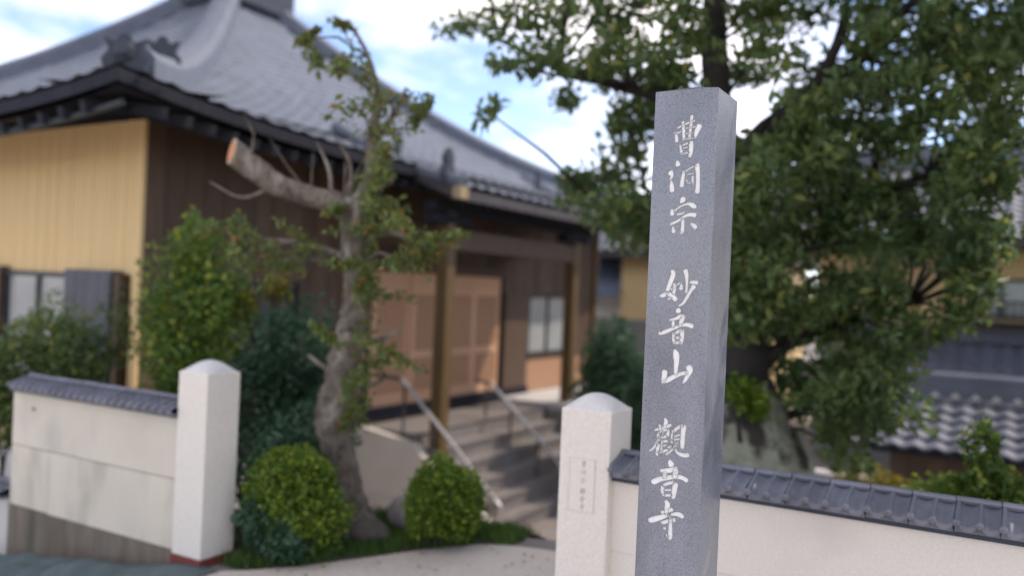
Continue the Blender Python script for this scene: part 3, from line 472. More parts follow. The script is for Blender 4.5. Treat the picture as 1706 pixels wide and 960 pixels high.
B('coping_bed', M['ornament'], bw, -1.585, 4.5, 3.745, 3.955, .725, .752)  # dark colour stands in for the shadow line under the tiles
coping(bw, -1.58, 2.5, 3.85, .838, left=True)
lw = thing('boundary_wall', 'off-white panelled wall with dark tile coping left of the gateway', 'wall', (-5.3, 3.73, -.4))
B('wall_core', M['foundation'], lw, -6.19, -4.411, 3.668, 3.79, -.6, .70)
B('upper_panel', M['stucco'], lw, -6.2, -4.412, 3.65, 3.80, .327, .705)
B('lower_panel', M['stuccodirty'], lw, -6.2, -5.752, 3.65, 3.80, -.105, .321)
B('lower_panel', M['stuccodirty'], lw, -5.747, -4.412, 3.65, 3.80, -.11, .321)
B('foundation', M['foundation'], lw, -6.2, -4.412, 3.655, 3.80, -1.1, -.112)
bolt = MB().tube([(-5.95, 3.651, .60), (-5.95, 3.642, .60)], .011, 8).build('bolt', M['frame'], lw)
B('coping_bed', M['ornament'], lw, -6.22, -4.412, 3.63, 3.82, .705, .726)  # bed painted dark as the shadow line below the coping
coping(lw, -6.12, -4.414, 3.725, .812)
lo = thing('boundary_wall', 'lower stretch of pale wall with dark coping beyond the left wall', 'wall', (-7.5, 3.75, -1))
B('wall_body', M['whitewash'], lo, -9, -6.30, 3.70, 3.82, -1.5, -.09)
coping(lo, -8.6, -6.28, 3.76, -.0)

# ------------------------------------------------------------------ tarp
tb = MB()
def tarpf(u, v):
    x = -7.2+3.25*u; y = 2.2+1.42*v
    base = road_z(x)
    edge = min(1, 6*u*(1-u)+.0)*min(1, 7*v*(1-v))
    tip = sst(1.0, .55, u)
    hgt = edge*(.02+.05*tip) + .02*math.sin(9*x+4*y)*edge + .016*math.sin(17*y-7*x)*edge + .012*math.sin(31*x+13*y)*edge
    y2 = y + (.32*(u-.6) if u > .6 else 0)*(1-v)
    return (x + .05*math.sin(5*y), y2 + .03*math.sin(7*x), base+.012+max(0, hgt))
tb.grid(70, 34, tarpf); tarp = tb.build('tarp', M['tarp'], smooth=True); tag(tarp, 'crumpled blue-green tarpaulin on the ground below the left wall', 'tarpaulin')

# ------------------------------------------------------------------ temple
XD, Y0, Y1, XB = -7.32, 5.47, 16.0, -15.8
ZG, ZF, ZW = -1.38, -.08, 3.06
tp = thing('temple', 'temple hall with large hipped grey tile roof, ochre side and dark timber front', 'temple', (-11.5, 10.7, ZG))
B('foundation', M['slab'], tp, XB-.05, XD+.03, Y0-.03, Y1+.05, ZG-.3, -.33)
DOOR = (9.03, 12.31, ZF, 1.76)
front_open = [DOOR, (6.50, 7.55, .55, 1.56), (12.42, 13.24, -.2, 1.50), (13.24, 14.75, .44, 1.50)]
core = B('wall', M['soot'], tp, XB, XD-.02, Y0+.02, Y1, -.33, ZW+.35)
B('corner_post', M['yellow'], tp, XD-.06, XD+.012, Y0-.012, Y0+.03, -.33, ZW+.2)
planks(tp, M['yellow'], 'X', Y0+.02, -1, XB, XD-.062, -.33, ZW+.15, .066, [(-9.48, -7.47, .45, 1.56)], t=.010, gap=.005)
planks(tp, M['darkwood'], 'Y', XD-.02, 1, Y0+.032, Y1, -.33, ZW+.2, .24, front_open, t=.026, gap=.008)
# side windows and shutter box on the ochre wall
def window(parent, axis, plane, out, a0, a1, z0, z1, n, pane, frame=M['frame'], fw=.05, depth=.05):
    w_ = MB()
    def bx(mb, p0, p1, q0, q1, d0, d1):
        lo, hi = sorted((plane+out*d0, plane+out*d1))
        if axis == 'X': mb.box(p0, p1, lo, hi, q0, q1)
        else: mb.box(lo, hi, p0, p1, q0, q1)
    bx(w_, a0, a1, z1-fw, z1, -.02, depth); bx(w_, a0, a1, z0, z0+fw, -.02, depth)
    for i in range(n+1):
        c = a0+fw/2+(a1-a0-fw)*i/n; bx(w_, c-fw/2, c+fw/2, z0+fw, z1-fw, -.02, depth-.004)
    f = w_.build('window', frame, parent)
    for i in range(n):
        c0 = a0+fw+(a1-a0-fw)*i/n; c1 = a0+(a1-a0-fw)*(i+1)/n; p_ = MB(); bx(p_, c0, c1, z0+fw, z1-fw, -.01, .012); p_.build('pane', pane, f)
    return f
window(tp, 'X', Y0, -1, -9.48, -8.30, .45, 1.56, 2, M['pane'])
sb = B('shutter_box', M['shutter'], tp, -8.30, -7.56, Y0-.12, Y0+.01, .42, 1.60)
planks(sb, M['shutter'], 'X', Y0-.12, -1, -8.29, -7.57, .45, 1.57, .18, t=.012, name='board')
B('shutter_box_post', M['darkwood'], tp, -7.56, -7.47, Y0-.10, Y0+.01, .40, 1.57)
B('shutter_box', M['darkwood'], tp, -10.2, -9.48, Y0-.10, Y0+.01, .42, 1.60)
# front windows
window(tp, 'Y', XD-.02, 1, 6.50, 7.55, .55, 1.56, 2, M['darkpane'])
window(tp, 'Y', XD-.02, 1, 13.26, 14.72, .44, 1.50, 2, M['pane'])
B('window_board', M['doorpanel'], tp, XD-.02, XD+.03, 13.20, 15.9, -.19, .34)
B('shutter', M['darkwood'], tp, XD-.02, XD+.05, 12.42, 13.22, -.18, 1.50)
B('corner_post', M['postwood'], tp, XD-.05, XD+.06, 15.88, 16.02, -.33, ZW)
B('sill_beam', M['soot'], tp, XD-.04, XD+.10, 8.7, 13.2, ZF-.13, ZF)
B('lintel', M['darkwood'], tp, XD-.04, XD+.07, 8.9, 12.4, 1.76, 1.90)
# sliding doors
dw = (DOOR[1]-DOOR[0])/4
for i in range(4):
    y0, y1 = DOOR[0]+i*dw+.004, DOOR[0]+(i+1)*dw-.004; xo = XD+.012 + (.0 if i in (1, 2) else -.028)
    d_ = MB(); s_ = .085; z0, z1 = ZF+.003, 1.757
    d_.box(xo-.016, xo+.016, y0, y0+s_, z0, z1); d_.box(xo-.016, xo+.016, y1-s_, y1, z0, z1)
    for a, b in ((z0, z0+.16), (.55, .65), (1.45, z1)): d_.box(xo-.015, xo+.015, y0+s_, y1-s_, a, b)
    d = d_.build('door', M['doorframe'], tp)
    for a, b in ((z0+.16, .55), (.65, 1.45)):
        B('door_panel', M['doorpanel'], d, xo-.008, xo+.001, y0+s_, y1-s_, a, b)
        nb = 6
        for k in range(1, nb):
            yy = y0+s_+(y1-y0-2*s_)*k/nb; piece('lattice_bar', M['doorpanel'], d, xo+.001, xo+.009, yy-.009, yy+.009, a, b)
    MB().tube([(xo+.016, (y1 if i % 2 else y0)+(-.05 if i % 2 else .05), .8), (xo+.02, (y1 if i % 2 else y0)+(-.05 if i % 2 else .05), .8)], .02, 10).build('door_pull', M['frame'], d)

# --- roof
XE, YE0, YE1 = XD+1.08, Y0-1.08, Y1+1.08           # eave lines
XEB = XB-1.08
XC, YC, ZE, HR = -12.15, (Y0+Y1)/2, 2.99, 3.8
WX, WY = XE-XC, (YE1-YE0)/2
def prof(s): return HR*(.35*s+.65*s**2)
def roof_z(s, a): return ZE + prof(s) + .24*abs(a)**4*(1-s)**3
def face_pt(face, a, s, lift=0):
    z = roof_z(s, a)+lift
    if face == 'E': return (XC+WX*(1-s), YC+WY*(1-s)*a, z)
    if face == 'W': return (XC-WX*(1-s), YC-WY*(1-s)*a, z)
    if face == 'S': return (XC+WX*(1-s)*a, YC-WY*(1-s), z)
    if face == 'N': return (XC-WX*(1-s)*a, YC+WY*(1-s), z)
roof = MB()
for fc in 'ESWN': roof.grid(24, 16, lambda u, v, fc=fc: face_pt(fc, 2*u-1, v*.985, -.05))
roof = roof.build('roof', M['soot'], tp)
def tiles(face, half, wid=.262, rows=30, amp=.024, name='roof_tiles', sub=6):
    b = MB(); nc = int(2*half/wid); n = nc*sub
    ss = []
    for r in range(rows): ss += [(r/rows, .032), ((r+.985)/rows, 0)]
    vs = []
    for (s, e) in ss:
        s2 = min(s, .985); lim = (1-s2)
        for i in range(n+1):
            t = -1+2*i/n; a = t/lim; wv = amp*(.5+.5*math.cos(2*math.pi*i/sub))**2
            if abs(a) > 1: a = math.copysign(1, a); wv = 0
            vs.append(face_pt(face, a, s2, e+wv))
    N_ = n+1
    fs = []
    for j in range(len(ss)-1):
        l0, l1 = 1-ss[j][0], 1-ss[j+1][0]
        for i in range(n):
            if min(abs(-1+2*i/n), abs(-1+2*(i+1)/n)) > l0: continue
            fs.append((j*N_+i, j*N_+i+1, (j+1)*N_+i+1, (j+1)*N_+i))
    b.add(vs, fs); o = b.build(name, M['rooftile'], roof, smooth=False); o['kind'] = 'stuff'; return o
tiles('E', WY); tiles('S', WX)
# eave edge: fascia and round end tiles are one row, gutter, soffit, rafters
for fc, nm in (('E', 'x'), ('S', 'y')):
    b = MB(); b.grid(40, 1, lambda u, v, fc=fc: (Vector(face_pt(fc, 2*u-1, 0)) + Vector((0, 0, -.11*v-.0)))); 
    o = b.build('fascia', M['soot'], roof)
    if fc == 'E': continue
    g_ = MB(); pth = []
    for i in range(33):
        p = Vector(face_pt(fc, (-1+2*i/32)*.985, 0)); p += Vector((.07, 0, -.13)) if fc == 'E' else Vector((0, .12, -.24)); pth.append(p)
    g_.tube(pth, .032, 8); g_.build('gutter', M['copper'], roof)
sf = MB()
sf.grid(30, 1, lambda u, v: (XE-.02-(1.08)*v, YE0+(YE1-YE0)*u, (roof_z(0, 2*u-1)-.13) if v == 0 else ZW+.16))
sf.grid(30, 1, lambda u, v: (XEB+(XE-XEB)*u, YE0+.02+1.08*v, (roof_z(0, 2*u-1)-.13) if v == 0 else ZW+.16))
sf.build('soffit', M['soot'], roof)
rfm = MB().box(-.58, .58, -.035, .035, -.05, .05).mesh('rafter', M['rafter'])
for i in range(46):
    y = Y0-.6+(Y1-Y0+1.2)*i/45; a = (y-YC)/WY; z = roof_z(0, a)
    o = link('rafter', rfm, roof, (XE-.60, y, (z-.19+ZW+.06)/2)); o.rotation_euler = (0, math.atan2(-(z-.19-ZW-.10), 1.08), 0)
for i in range(30):
    x = XD+.6-.3*i; a = (x-XC)/WX; z = roof_z(0, max(-1, min(1, a)))
    o = link('rafter', rfm, roof, (x, YE0+.60, (z-.19+ZW+.06)/2)); o.rotation_euler = (0, math.atan2(-(z-.19-ZW-.10), 1.08), R(-90))
# hips
def hip(sx, sy):
    cs = []
    for i in range(25):
        s = .05+.93*i/24; x = XC+sx*WX*(1-s); y = YC+sy*WY*(1-s); cs.append(Vector((x, y, ZE+prof(s)+.24*(1-s)**3)))
    b = MB(); vs = []; n = 7
    for i, c in enumerate(cs):
        t = (cs[min(i+1, 24)]-cs[max(i-1, 0)]).normalized(); sd = t.cross(Vector((0, 0, 1))).normalized(); hw = .20
        for dx, dz in ((-hw, -.08), (-hw, .16), (-.6*hw, .25), (0, .28), (.6*hw, .25), (hw, .16), (hw, -.08)): vs.append(c+sd*dx+Vector((0, 0, dz)))
    b.add(vs, [(i*n+k, i*n+k+1, (i+1)*n+k+1, (i+1)*n+k) for i in range(24) for k in range(n-1)] + [tuple(range(n))])
    h = b.build('hip_ridge', M['ridge'], roof, smooth=False)
    for s, sc, lf in ((.035, .6, 0), (.235, .6, .16)):
        c = Vector((XC+sx*WX*(1-s), YC+sy*WY*(1-s), ZE+prof(s)+.24*(1-s)**3)); t = Vector((sx*WX, sy*WY, 0)).normalized(); sd = t.cross(Vector((0, 0, 1)))
        shp = [(-.26, -.06), (.26, -.06), (.30, .10), (.20, .22), (.27, .40), (.12, .34), (.05, .46), (-.05, .46), (-.12, .34), (-.27, .40), (-.20, .22), (-.30, .10)]
        q = MB().prism([c+sd*(p[0]*sc)+Vector((0, 0, p[1]*sc+.02+lf)) for p in shp], t*.09)
        q.prism([c+sd*(p2[0]*sc)+Vector((0, 0, p2[1])) for p2 in ((-.2, -.05), (.2, -.05), (.24, lf), (-.24, lf))], t*.085) if lf else None
        q.tube([c+t*.08+Vector((0, 0, .15)), c+t*.17+Vector((0, 0, .17))], [.1, .06], 8)
        q.build('ridge_end_tile', M['ornament'], h)
for sx, sy in ((1, -1), (1, 1), (-1, -1)): hip(sx, sy)
ap = MB(); zt = ZE+HR
ap.box(XC-.75, XC+.75, YC-.75, YC+.75, zt-.55, zt+.18); ap.box(XC-.92, XC+.92, YC-.92, YC+.92, zt+.18, zt+.26)
for k in range(7): ap.tube([(XC, YC, zt+.26+.09*k), (XC, YC, zt+.35+.09*k)], [.36*math.cos(k*.2), .36*math.cos((k+1)*.2)], 14)
ap.build('finial', M['ornament'], roof)
# small snow-stop ornaments on the slope
for y, s in ((9.2, .16), (8.2, .1), (12.9, .14)):
    a = (y-YC)/(WY*(1-s)); p = Vector(face_pt('E', a, s, .05)); MB().prism([p+Vector(q) for q in ((0,-.05,-.05),(0,.05,-.05),(0,.06,.15),(0,.02,.30),(0,-.02,.30),(0,-.06,.15))], (.06, 0, 0)).build('roof_ornament', M['ornament'], roof)

# --- porch
PX, PY0, PY1 = -5.66, 8.48, 13.35
pr = MB(); px0, pz0, px1, pz1 = -7.6, 3.52, PX, 2.76
dirp = Vector((px1-px0, 0, pz1-pz0)); 
pr.prism([(px0, PY0+.03, pz0-.03), (px1, PY0+.03, pz1-.03), (px1, PY0+.03, pz1-.13), (px0, PY0+.03, pz0-.13)], (0, PY1-PY0-.06, 0))
proof = pr.build('porch_roof', M['soot'], tp)
b = MB(); nc = int((PY1-PY0)/.262); sub = 6; n = nc*sub; rws = 10; ss = []
for r in range(rws): ss += [(r/rws, .0), ((r+.985)/rws, .028)]
vs = []
for s, e in ss:
    for i in range(n+1): vs.append((px0+(px1+.05-px0)*s, PY0+(PY1-PY0)*i/n, pz0+(pz1-.02-pz0)*s+.01+e+.032*(.5+.5*math.cos(2*math.pi*i/sub))**2 - .10*math.sin(math.pi*s)))
b.add(vs, [(j*(n+1)+i, j*(n+1)+i+1, (j+1)*(n+1)+i+1, (j+1)*(n+1)+i) for j in range(len(ss)-1) for i in range(n)])
o = b.build('porch_roof_tiles', M['rooftile'], proof); o['kind'] = 'stuff'
b = MB()
for yy in (PY0, PY1): 
    pth = [(px0+(px1+.04-px0)*s, yy, pz0+(pz1-pz0)*s+.05-.10*math.sin(math.pi*s)) for s in [i/10 for i in range(11)]]
    MB().tube(pth, .085, 10).build('verge_roll', M['ridge'], proof)
    c = Vector((PX-.22, yy, pz1+.16)); MB().prism([c+Vector(q) for q in ((0,-.10,-.12),(0,.10,-.12),(0,.11,.0),(0,.06,.12),(0,.08,.20),(0,0,.30),(0,-.08,.20),(0,-.06,.12),(0,-.11,.0))], (.08, 0, 0)).build('ridge_end_tile', M['ornament'], proof)
    pth2 = [Vector((px0, yy, pz0-.11)), Vector((px1, yy, pz1-.11))]
    MB().prism([(px0, yy-.03, pz0-.02), (px1+.02, yy-.03, pz1-.02), (px1+.02, yy-.03, pz1-.16), (px0, yy-.03, pz0-.16)], (0, .06, 0)).build('barge_board', M['fascia'], proof)
B('eave_board', M['fascia'], proof, PX-.01, PX+.03, PY0+.03, PY1-.03, pz1-.15, pz1-.03)
B('beam_end', M['beam'], proof, PX-.05, PX+.06, PY0-.07, PY0+.10, pz1-.14, pz1+.0)
for i in range(18):
    y = PY0+.15+(PY1-PY0-.3)*i/17
    MB().prism([(px1-.02, y-.03, pz1-.13), (px0+.6, y-.03, pz0-.42), (px0+.6, y-.03, pz0-.50), (px1-.02, y-.03, pz1-.20)], (0, .06, 0)).build('rafter', M['rafter'], proof)
PPX = -6.15
for yy, zb_ in ((8.98, -.62), (12.55, -.20)):
    p = B('porch_post', M['postwood'], tp, PPX-.085, PPX+.085, yy-.085, yy+.085, zb_, 2.5, .012)
    B('post_shoe', M['slab'], p, PPX-.12, PPX+.12, yy-.12, yy+.12, zb_-.06, zb_+.03)
    B('bracket', M['soot'], p, PPX-.09, PPX+.09, yy-.4, yy+.4, 2.36, 2.48)
    B('tie_beam', M['darkwood'], tp, XD, PPX-.085, yy-.06, yy+.06, 2.1, 2.28)
B('porch_beam', M['darkwood'], tp, PPX-.07, PPX+.07, 9.065, 12.465, 2.05, 2.30)
B('porch_beam', M['soot'], tp, PPX-.08, PPX+.08, PY0+.1, PY1-.1, 2.5, 2.62)

# ------------------------------------------------------------------ stairs and handrails
st = thing('stairs', 'grey stone steps with beige cheek wall leading up to the temple doors', 'stairs', (-6, 10.6, ZG))
NS, RISE, TR, X0S = 6, .18, .25, -6.36
B('landing', M['step'], st, XD+.035, X0S, 8.83, 12.28, ZG-.2, -.27)
for k in range(1, NS):
    z = -.27-RISE*k; xa = X0S+TR*(k-1)
    s = B('step', M['step'], st, xa, xa+TR, 8.83, 12.28, ZG-.2, z-.03)
    B('tread', M['step'], s, xa-.0, xa+TR+.025, 8.832, 12.278, z-.03, z)
    B('nosing', M['tread'], s, xa+TR-.03, xa+TR+.027, 8.834, 12.276, z-.001, z+.004)
B('nosing', M['tread'], st, X0S-.03, X0S+.02, 8.834, 12.276, -.271, -.266)
MB().prism([(XD+.035, 8.70, -.24), (-6.33, 8.70, -.37), (-6.18, 8.70, -.52), (-5.1, 8.70, -1.22), (-5.1, 8.70, ZG-.2), (XD+.035, 8.70, ZG-.2)], (0, .12, 0)).build('cheek_wall', M['cheek'], st)
B('low_plinth', M['cheek'], st, -7.2, -5.0, 8.55, 8.695, ZG-.2, -1.10)
sl_ = thing('concrete_platform', 'pale concrete platform under the right porch post beside the steps', 'platform', (-6.5, 14, ZG))
B('platform_body', M['concrete'], sl_, XD+.035, -5.85, 12.30, 15.9, ZG-.2, -.30); B('platform_slab', M['slab'], sl_, XD+.035, -5.8, 12.29, 15.92, -.30, -.20)
def rail(label, Yr, pts, posts, ext):
    t = thing('handrail', label, 'handrail', (-5.8, Yr, ZG), 'handrails on the temple steps')
    P = [Vector((x, Yr, z)) for x, z in pts]
    MB().tube([P[0], P[1]], .024, 10).build('rail', M['steel'], t)
    MB().tube([P[0], (P[0].x-ext, Yr, P[0].z+.02)], .022, 10).build('end_rail', M['darksteel'], t)
    MB().tube([P[1], P[1]+Vector((.06, 0, -.05)), P[1]+Vector((.07, 0, -.11)), P[1]+Vector((.03, 0, -.14))], .022, 8).build('rail_end', M['steel'], t)
    for x, zb_ in posts:
        k = (x-P[0].x)/(P[1].x-P[0].x); z = P[0].z+(P[1].z-P[0].z)*k if k > 0 else P[0].z
        MB().tube([(x, Yr, z-.01), (x, Yr, zb_)], .016, 8).build('rail_post', M['darksteel'], t)
rail('steel handrail on the near side of the temple steps, above the beige cheek', 8.775, [(-6.6, .40), (-5.16, -.90)], [(-6.55, -.36), (-6.1, -.58), (-5.25, -1.38), (-5.17, -1.38)], .6)
rail('steel handrail in the middle of the temple steps', 10.6, [(-6.40, .23), (-5.16, -.84)], [(-6.46, -.28), (-6.05, -.64), (-5.6, -1.0), (-5.18, -1.38)], .25)

# ------------------------------------------------------------------ pruned tree
pt = thing('pruned_tree', 'old pruned tree with sawn-off limb stub in front of the temple', 'tree', (-3.85, 4.6, -.12))
tk = MB()
trunk = [(-3.84, 4.70, -.25, .19), (-3.86, 4.69, -.06, .135), (-3.90, 4.67, .10, .095), (-3.94, 4.655, .28, .09), (-4.02, 4.605, .52, .115), (-4.03, 4.60, .68, .13), (-3.99, 4.63, .89, .128), (-3.97, 4.64, 1.10, .12), (-3.93, 4.66, 1.30, .105), (-3.93, 4.66, 1.55, .085), (-3.95, 4.65, 1.80, .085), (-3.96, 4.64, 2.0, .088), (-3.98, 4.63, 2.17, .085)]
p, r = dense(trunk, 7); tk.tube(p, r, 18, .10)
stub = [(-3.97, 4.63, 2.05, .085), (-4.06, 4.58, 2.13, .08), (-4.22, 4.49, 2.17, .072), (-4.42, 4.38, 2.24, .076), (-4.60, 4.28, 2.37, .085), (-4.67, 4.235, 2.43, .088)]
p, r = dense(stub, 6); tk.tube(p, r, 16, .09)
limbs = [[(-3.97, 4.63, 2.1, .055), (-3.88, 4.69, 2.3, .048), (-3.87, 4.69, 2.59, .040), (-3.85, 4.70, 2.85, .03), (-3.92, 4.67, 3.15, .018), (-4.05, 4.6, 3.40, .008)],
         [(-3.87, 4.69, 2.55, .03), (-3.75, 4.75, 2.75, .022), (-3.68, 4.8, 2.95, .012)],
         [(-3.94, 4.66, 1.7, .035), (-4.05, 4.6, 1.78, .028), (-4.3, 4.45, 1.85, .02), (-4.6, 4.3, 1.86, .01)],
         [(-3.94, 4.66, 1.25, .03), (-3.8, 4.74, 1.2, .02), (-3.65, 4.82, 1.28, .01)],
         [(-3.95, 4.66, 1.85, .03), (-3.75, 4.78, 1.95, .02), (-3.55, 4.88, 1.86, .012)],
         [(-3.97, 4.64, .7, .03), (-3.85, 4.7, .85, .02), (-3.72, 4.78, .95, .01)],
         [(-4.1, 4.56, 2.14, .02), (-4.12, 4.55, 2.35, .013), (-4.2, 4.5, 2.55, .006)],
         [(-4.0, 4.62, 2.12, .02), (-3.98, 4.6, 2.4, .012), (-4.1, 4.55, 2.6, .006)],
         [(-4.5, 4.34, 2.2, .016), (-4.7, 4.3, 2.15, .01), (-4.9, 4.2, 2.25, .005)],
         [(-3.98, 4.62, .95, .03), (-4.1, 4.56, 1.0, .02), (-4.2, 4.5, 1.08, .012)]]
for l in limbs: p, r = dense(l); tk.tube(p, r, 7, .05)
for k in range(26):                     # burls and pruning knobs
    i = random.randrange(4, 11); q = trunk[i]; an = random.uniform(0, 6.28); c = Vector((q[0]+math.cos(an)*q[3]*.8, q[1]+math.sin(an)*q[3]*.8, q[2]+random.uniform(-.1, .1))); o_ = Vector((math.cos(an), math.sin(an), .2))
    tk.tube([c-o_*.02, c+o_*.012, c+o_*.028], [.055, .045, .012], 7, .12)
for k in range(11):                     # fine bare twigs on the stub and the fork
    q = Vector(random.choice(stub[1:5]+trunk[9:])[:3]); d_ = Vector((random.uniform(-.5, .5), random.uniform(-.4, .3), random.uniform(.3, 1))).normalized(); ln_ = random.uniform(.18, .5)
    tk.tube([q, q+d_*ln_*.5+Vector((random.uniform(-.05, .05), 0, .02)), q+d_*ln_+Vector((random.uniform(-.1, .1), random.uniform(-.08, .08), 0))], [.009, .006, .0025], 5)
twigs(tk, PRUNED_CLUMPS, [[q[:3] for q in l] for l in limbs+[trunk[4:]]], .014, .004)
for dx, dy, ln in ((.22, -.1, .3), (-.2, -.15, .28), (.1, -.25, .25), (-.25, .1, .3), (.28, .1, .34)):
    tk.tube([(-3.83, 4.63, -.02), (-3.83+dx*.6, 4.63+dy*.6, -.09), (-3.83+dx*1.3, 4.63+dy*1.3, -.2)], [.09, .06, .02], 8, .1)
trk = tk.build('trunk', M['bark'], pt, smooth=True)
a = Vector((-4.60, 4.28, 2.37)); e = Vector((-4.67, 4.235, 2.43)); ax = ((e-a).normalized()*.8 + Vector((-.1, -.75, .15))).normalized()
cutn = Vector((-.46, -.86, .22)).normalized(); sdir = (e-a).normalized(); s1 = sdir.cross(Vector((0, 0, 1))).normalized(); s2 = s1.cross(sdir)
def cut_ring(cen, rad, nrm):         # stub section sheared on to the saw plane
    o = []
    for k in range(20):
        q = (s1*math.cos(k*math.pi/10)+s2*math.sin(k*math.pi/10))*rad; q -= sdir*max(-.09, min(.09, q.dot(nrm)/sdir.dot(nrm))); o.append(cen+q)
    return o
ce = e+sdir*.05
loft = MB().add([e-sdir*.03+(s1*math.cos(k*math.pi/10)+s2*math.sin(k*math.pi/10))*.086 for k in range(20)] + cut_ring(ce, .086, cutn), [(k, (k+1) % 20, 20+(k+1) % 20, 20+k) for k in range(20)])
loft.build('cut_stump', M['bark'], trk, smooth=True)
MB().prism(cut_ring(ce, .086, cutn), cutn*.004).build('cut_rim', M['cutrim'], trk); MB().prism([q+cutn*.003 for q in cut_ring(ce, .072, cutn)], cutn*.004).build('cut_face', M['cut'], trk)
pp, oo = clumps(PRUNED_CLUMPS, 95, 1.7, 1.5); leaves('crown', pp, M['leaf_pruned'], pt, .062, .030, oo)
# ivy-like shoots hugging the trunk
k = rng.uniform(0, 1, 900); zz = .6+1.7*k; an = rng.uniform(-.6, 2.4, 900)
iv = np.stack([-3.95+.13*np.cos(an), 4.65+.13*np.sin(an)-.03, zz], 1)+rng.normal(size=(900, 3))*.03
leaves('shoots', iv, M['leaf_pruned'], pt, .05, .028)

# ------------------------------------------------------------------ big evergreen
bt = thing('evergreen_tree', 'large spreading evergreen tree with lichen-covered trunk behind the right wall', 'tree', (-1.58, 6.7, -.15))
bk = MB()
btr = [(-1.55, 6.75, -.4, .42), (-1.56, 6.72, 0, .40), (-1.60, 6.70, .3, .36), (-1.68, 6.65, .6, .29), (-1.77, 6.60, .95, .22), (-1.80, 6.60, 1.45, .19), (-1.86, 6.56, 2.0, .175), (-1.93, 6.52, 2.55, .15)]
p, r = dense(btr[:5], 5); bk.tube(p, r, 18, .06)
blimbs = [[(-1.93, 6.52, 2.5, .13), (-2.0, 6.46, 3.0, .11), (-2.04, 6.44, 3.5, .10), (-2.06, 6.43, 4.0, .085), (-2.12, 6.4, 4.7, .05)],
          [(-1.90, 6.54, 2.4, .11), (-1.74, 6.62, 2.8, .09), (-1.44, 6.79, 3.1, .075), (-1.09, 6.99, 3.45, .06), (-.83, 7.14, 3.82, .04), (-.5, 7.3, 4.1, .02)],
          [(-1.80, 6.6, 1.6, .09), (-1.55, 6.73, 1.95, .07), (-1.24, 6.9, 2.16, .055), (-1.01, 7.04, 2.4, .04), (-.6, 7.25, 2.6, .02), (-.2, 7.4, 2.75, .01)],
          [(-2.0, 6.46, 2.95, .07), (-2.3, 6.3, 3.1, .06), (-2.58, 6.13, 3.15, .045), (-3.06, 5.85, 3.3, .03), (-3.5, 5.7, 3.5, .012)],
          [(-1.70, 6.66, 1.0, .07), (-1.5, 6.74, 1.25, .055), (-1.14, 6.97, 1.44, .04), (-.7, 7.2, 1.6, .02)],
          [(-1.65, 6.69, .6, .05), (-1.4, 6.75, .75, .035), (-1.1, 6.85, .8, .015)],
          [(-1.86, 6.56, 2.0, .06), (-2.1, 6.5, 2.2, .045), (-2.5, 6.4, 2.35, .03), (-2.9, 6.3, 2.3, .012)],
          [(-1.44, 6.79, 3.1, .05), (-1.2, 6.7, 3.5, .04), (-1.1, 6.6, 4.0, .02)]]
bk2 = [q for q in btr if q[2] > .9]
trb = bk.build('trunk', M['bigbark'], bt, smooth=True)
bb = MB(); p, r = dense(bk2, 4); bb.tube(p, r, 12, .05)
for l in blimbs: p, r = dense(l); bb.tube(p, r, 9, .05)
twigs(bb, BIG_CLUMPS, [[q[:3] for q in l] for l in blimbs], .022, .005)
bb.build("limbs", M['branch'], bt, smooth=True)
top = []  # crown continued above the view to shade pillar and gateway, open along sun ray
while len(top) < 150:
    x, y, z = random.uniform(-4.5, 3.2), random.uniform(4.6, 9.6), random.uniform(4.4, 8.2)
    if ((x+.8)/3.9)**2 + ((y-7.1)/2.7)**2 + ((z-5.4)/3)**2 < 1 and z > 1.9+.40*(-.5*x+.866*y) and ((Vector((x, y, z))-Vector((-.85, 2.87, 2.1))) - sun_dir*(Vector((x, y, z))-Vector((-.85, 2.87, 2.1))).dot(sun_dir)).length > .42: top.append((x, y, z, random.uniform(.32, .5)))
side = []  # unseen clumps added beside the crown to shade the pillar's right face
while len(side) < 150:
    x, y, z = random.uniform(-.9, 4.2), random.uniform(3.2, 8.8), random.uniform(.9, 6.2)
    if x > (.35 if z < 5 else -1) and y > 4.25:
        q = Vector((x+.35, y, z))-Vector((-.85, 2.87, 2.1)); off = (q-sun_dir*q.dot(sun_dir)).length
        if off > .42: side.append((x + .35, y, z, random.uniform(.3, .45)))  # sun's path to the pillar kept clear of added clumps
bb2 = MB(); done = [(-2.12, 6.4, 4.7), (-.5, 7.3, 4.1), (-.2, 7.4, 2.75), (-1.1, 6.6, 4.0)]
for c in sorted(top+side, key=lambda c: (Vector(c[:3])-Vector((-1.2, 6.9, 4))).length):
    q = min(done, key=lambda q: (Vector(q)-Vector(c[:3])).length); bb2.tube([q, Vector(q).lerp(Vector(c[:3]), .5)+Vector((0, 0, .06)), c[:3]], [.03, .024, .016], 6); done.append(c[:3])
bb2.build('upper_and_shade_limbs', M['branch'], bt, smooth=True)
pt_, ot_ = clumps(top+side, 300, 1.1); leaves('upper_and_shade_crown', pt_, M['leaf_big'], bt, .13, .06, ot_)  # leaves of the upper crown and of the unseen clumps added for shade
pp, oo = clumps(BIG_CLUMPS, 225, 1.45, .8, .2); leaves('crown', pp, M['leaf_big'], bt, .105, .046, oo)

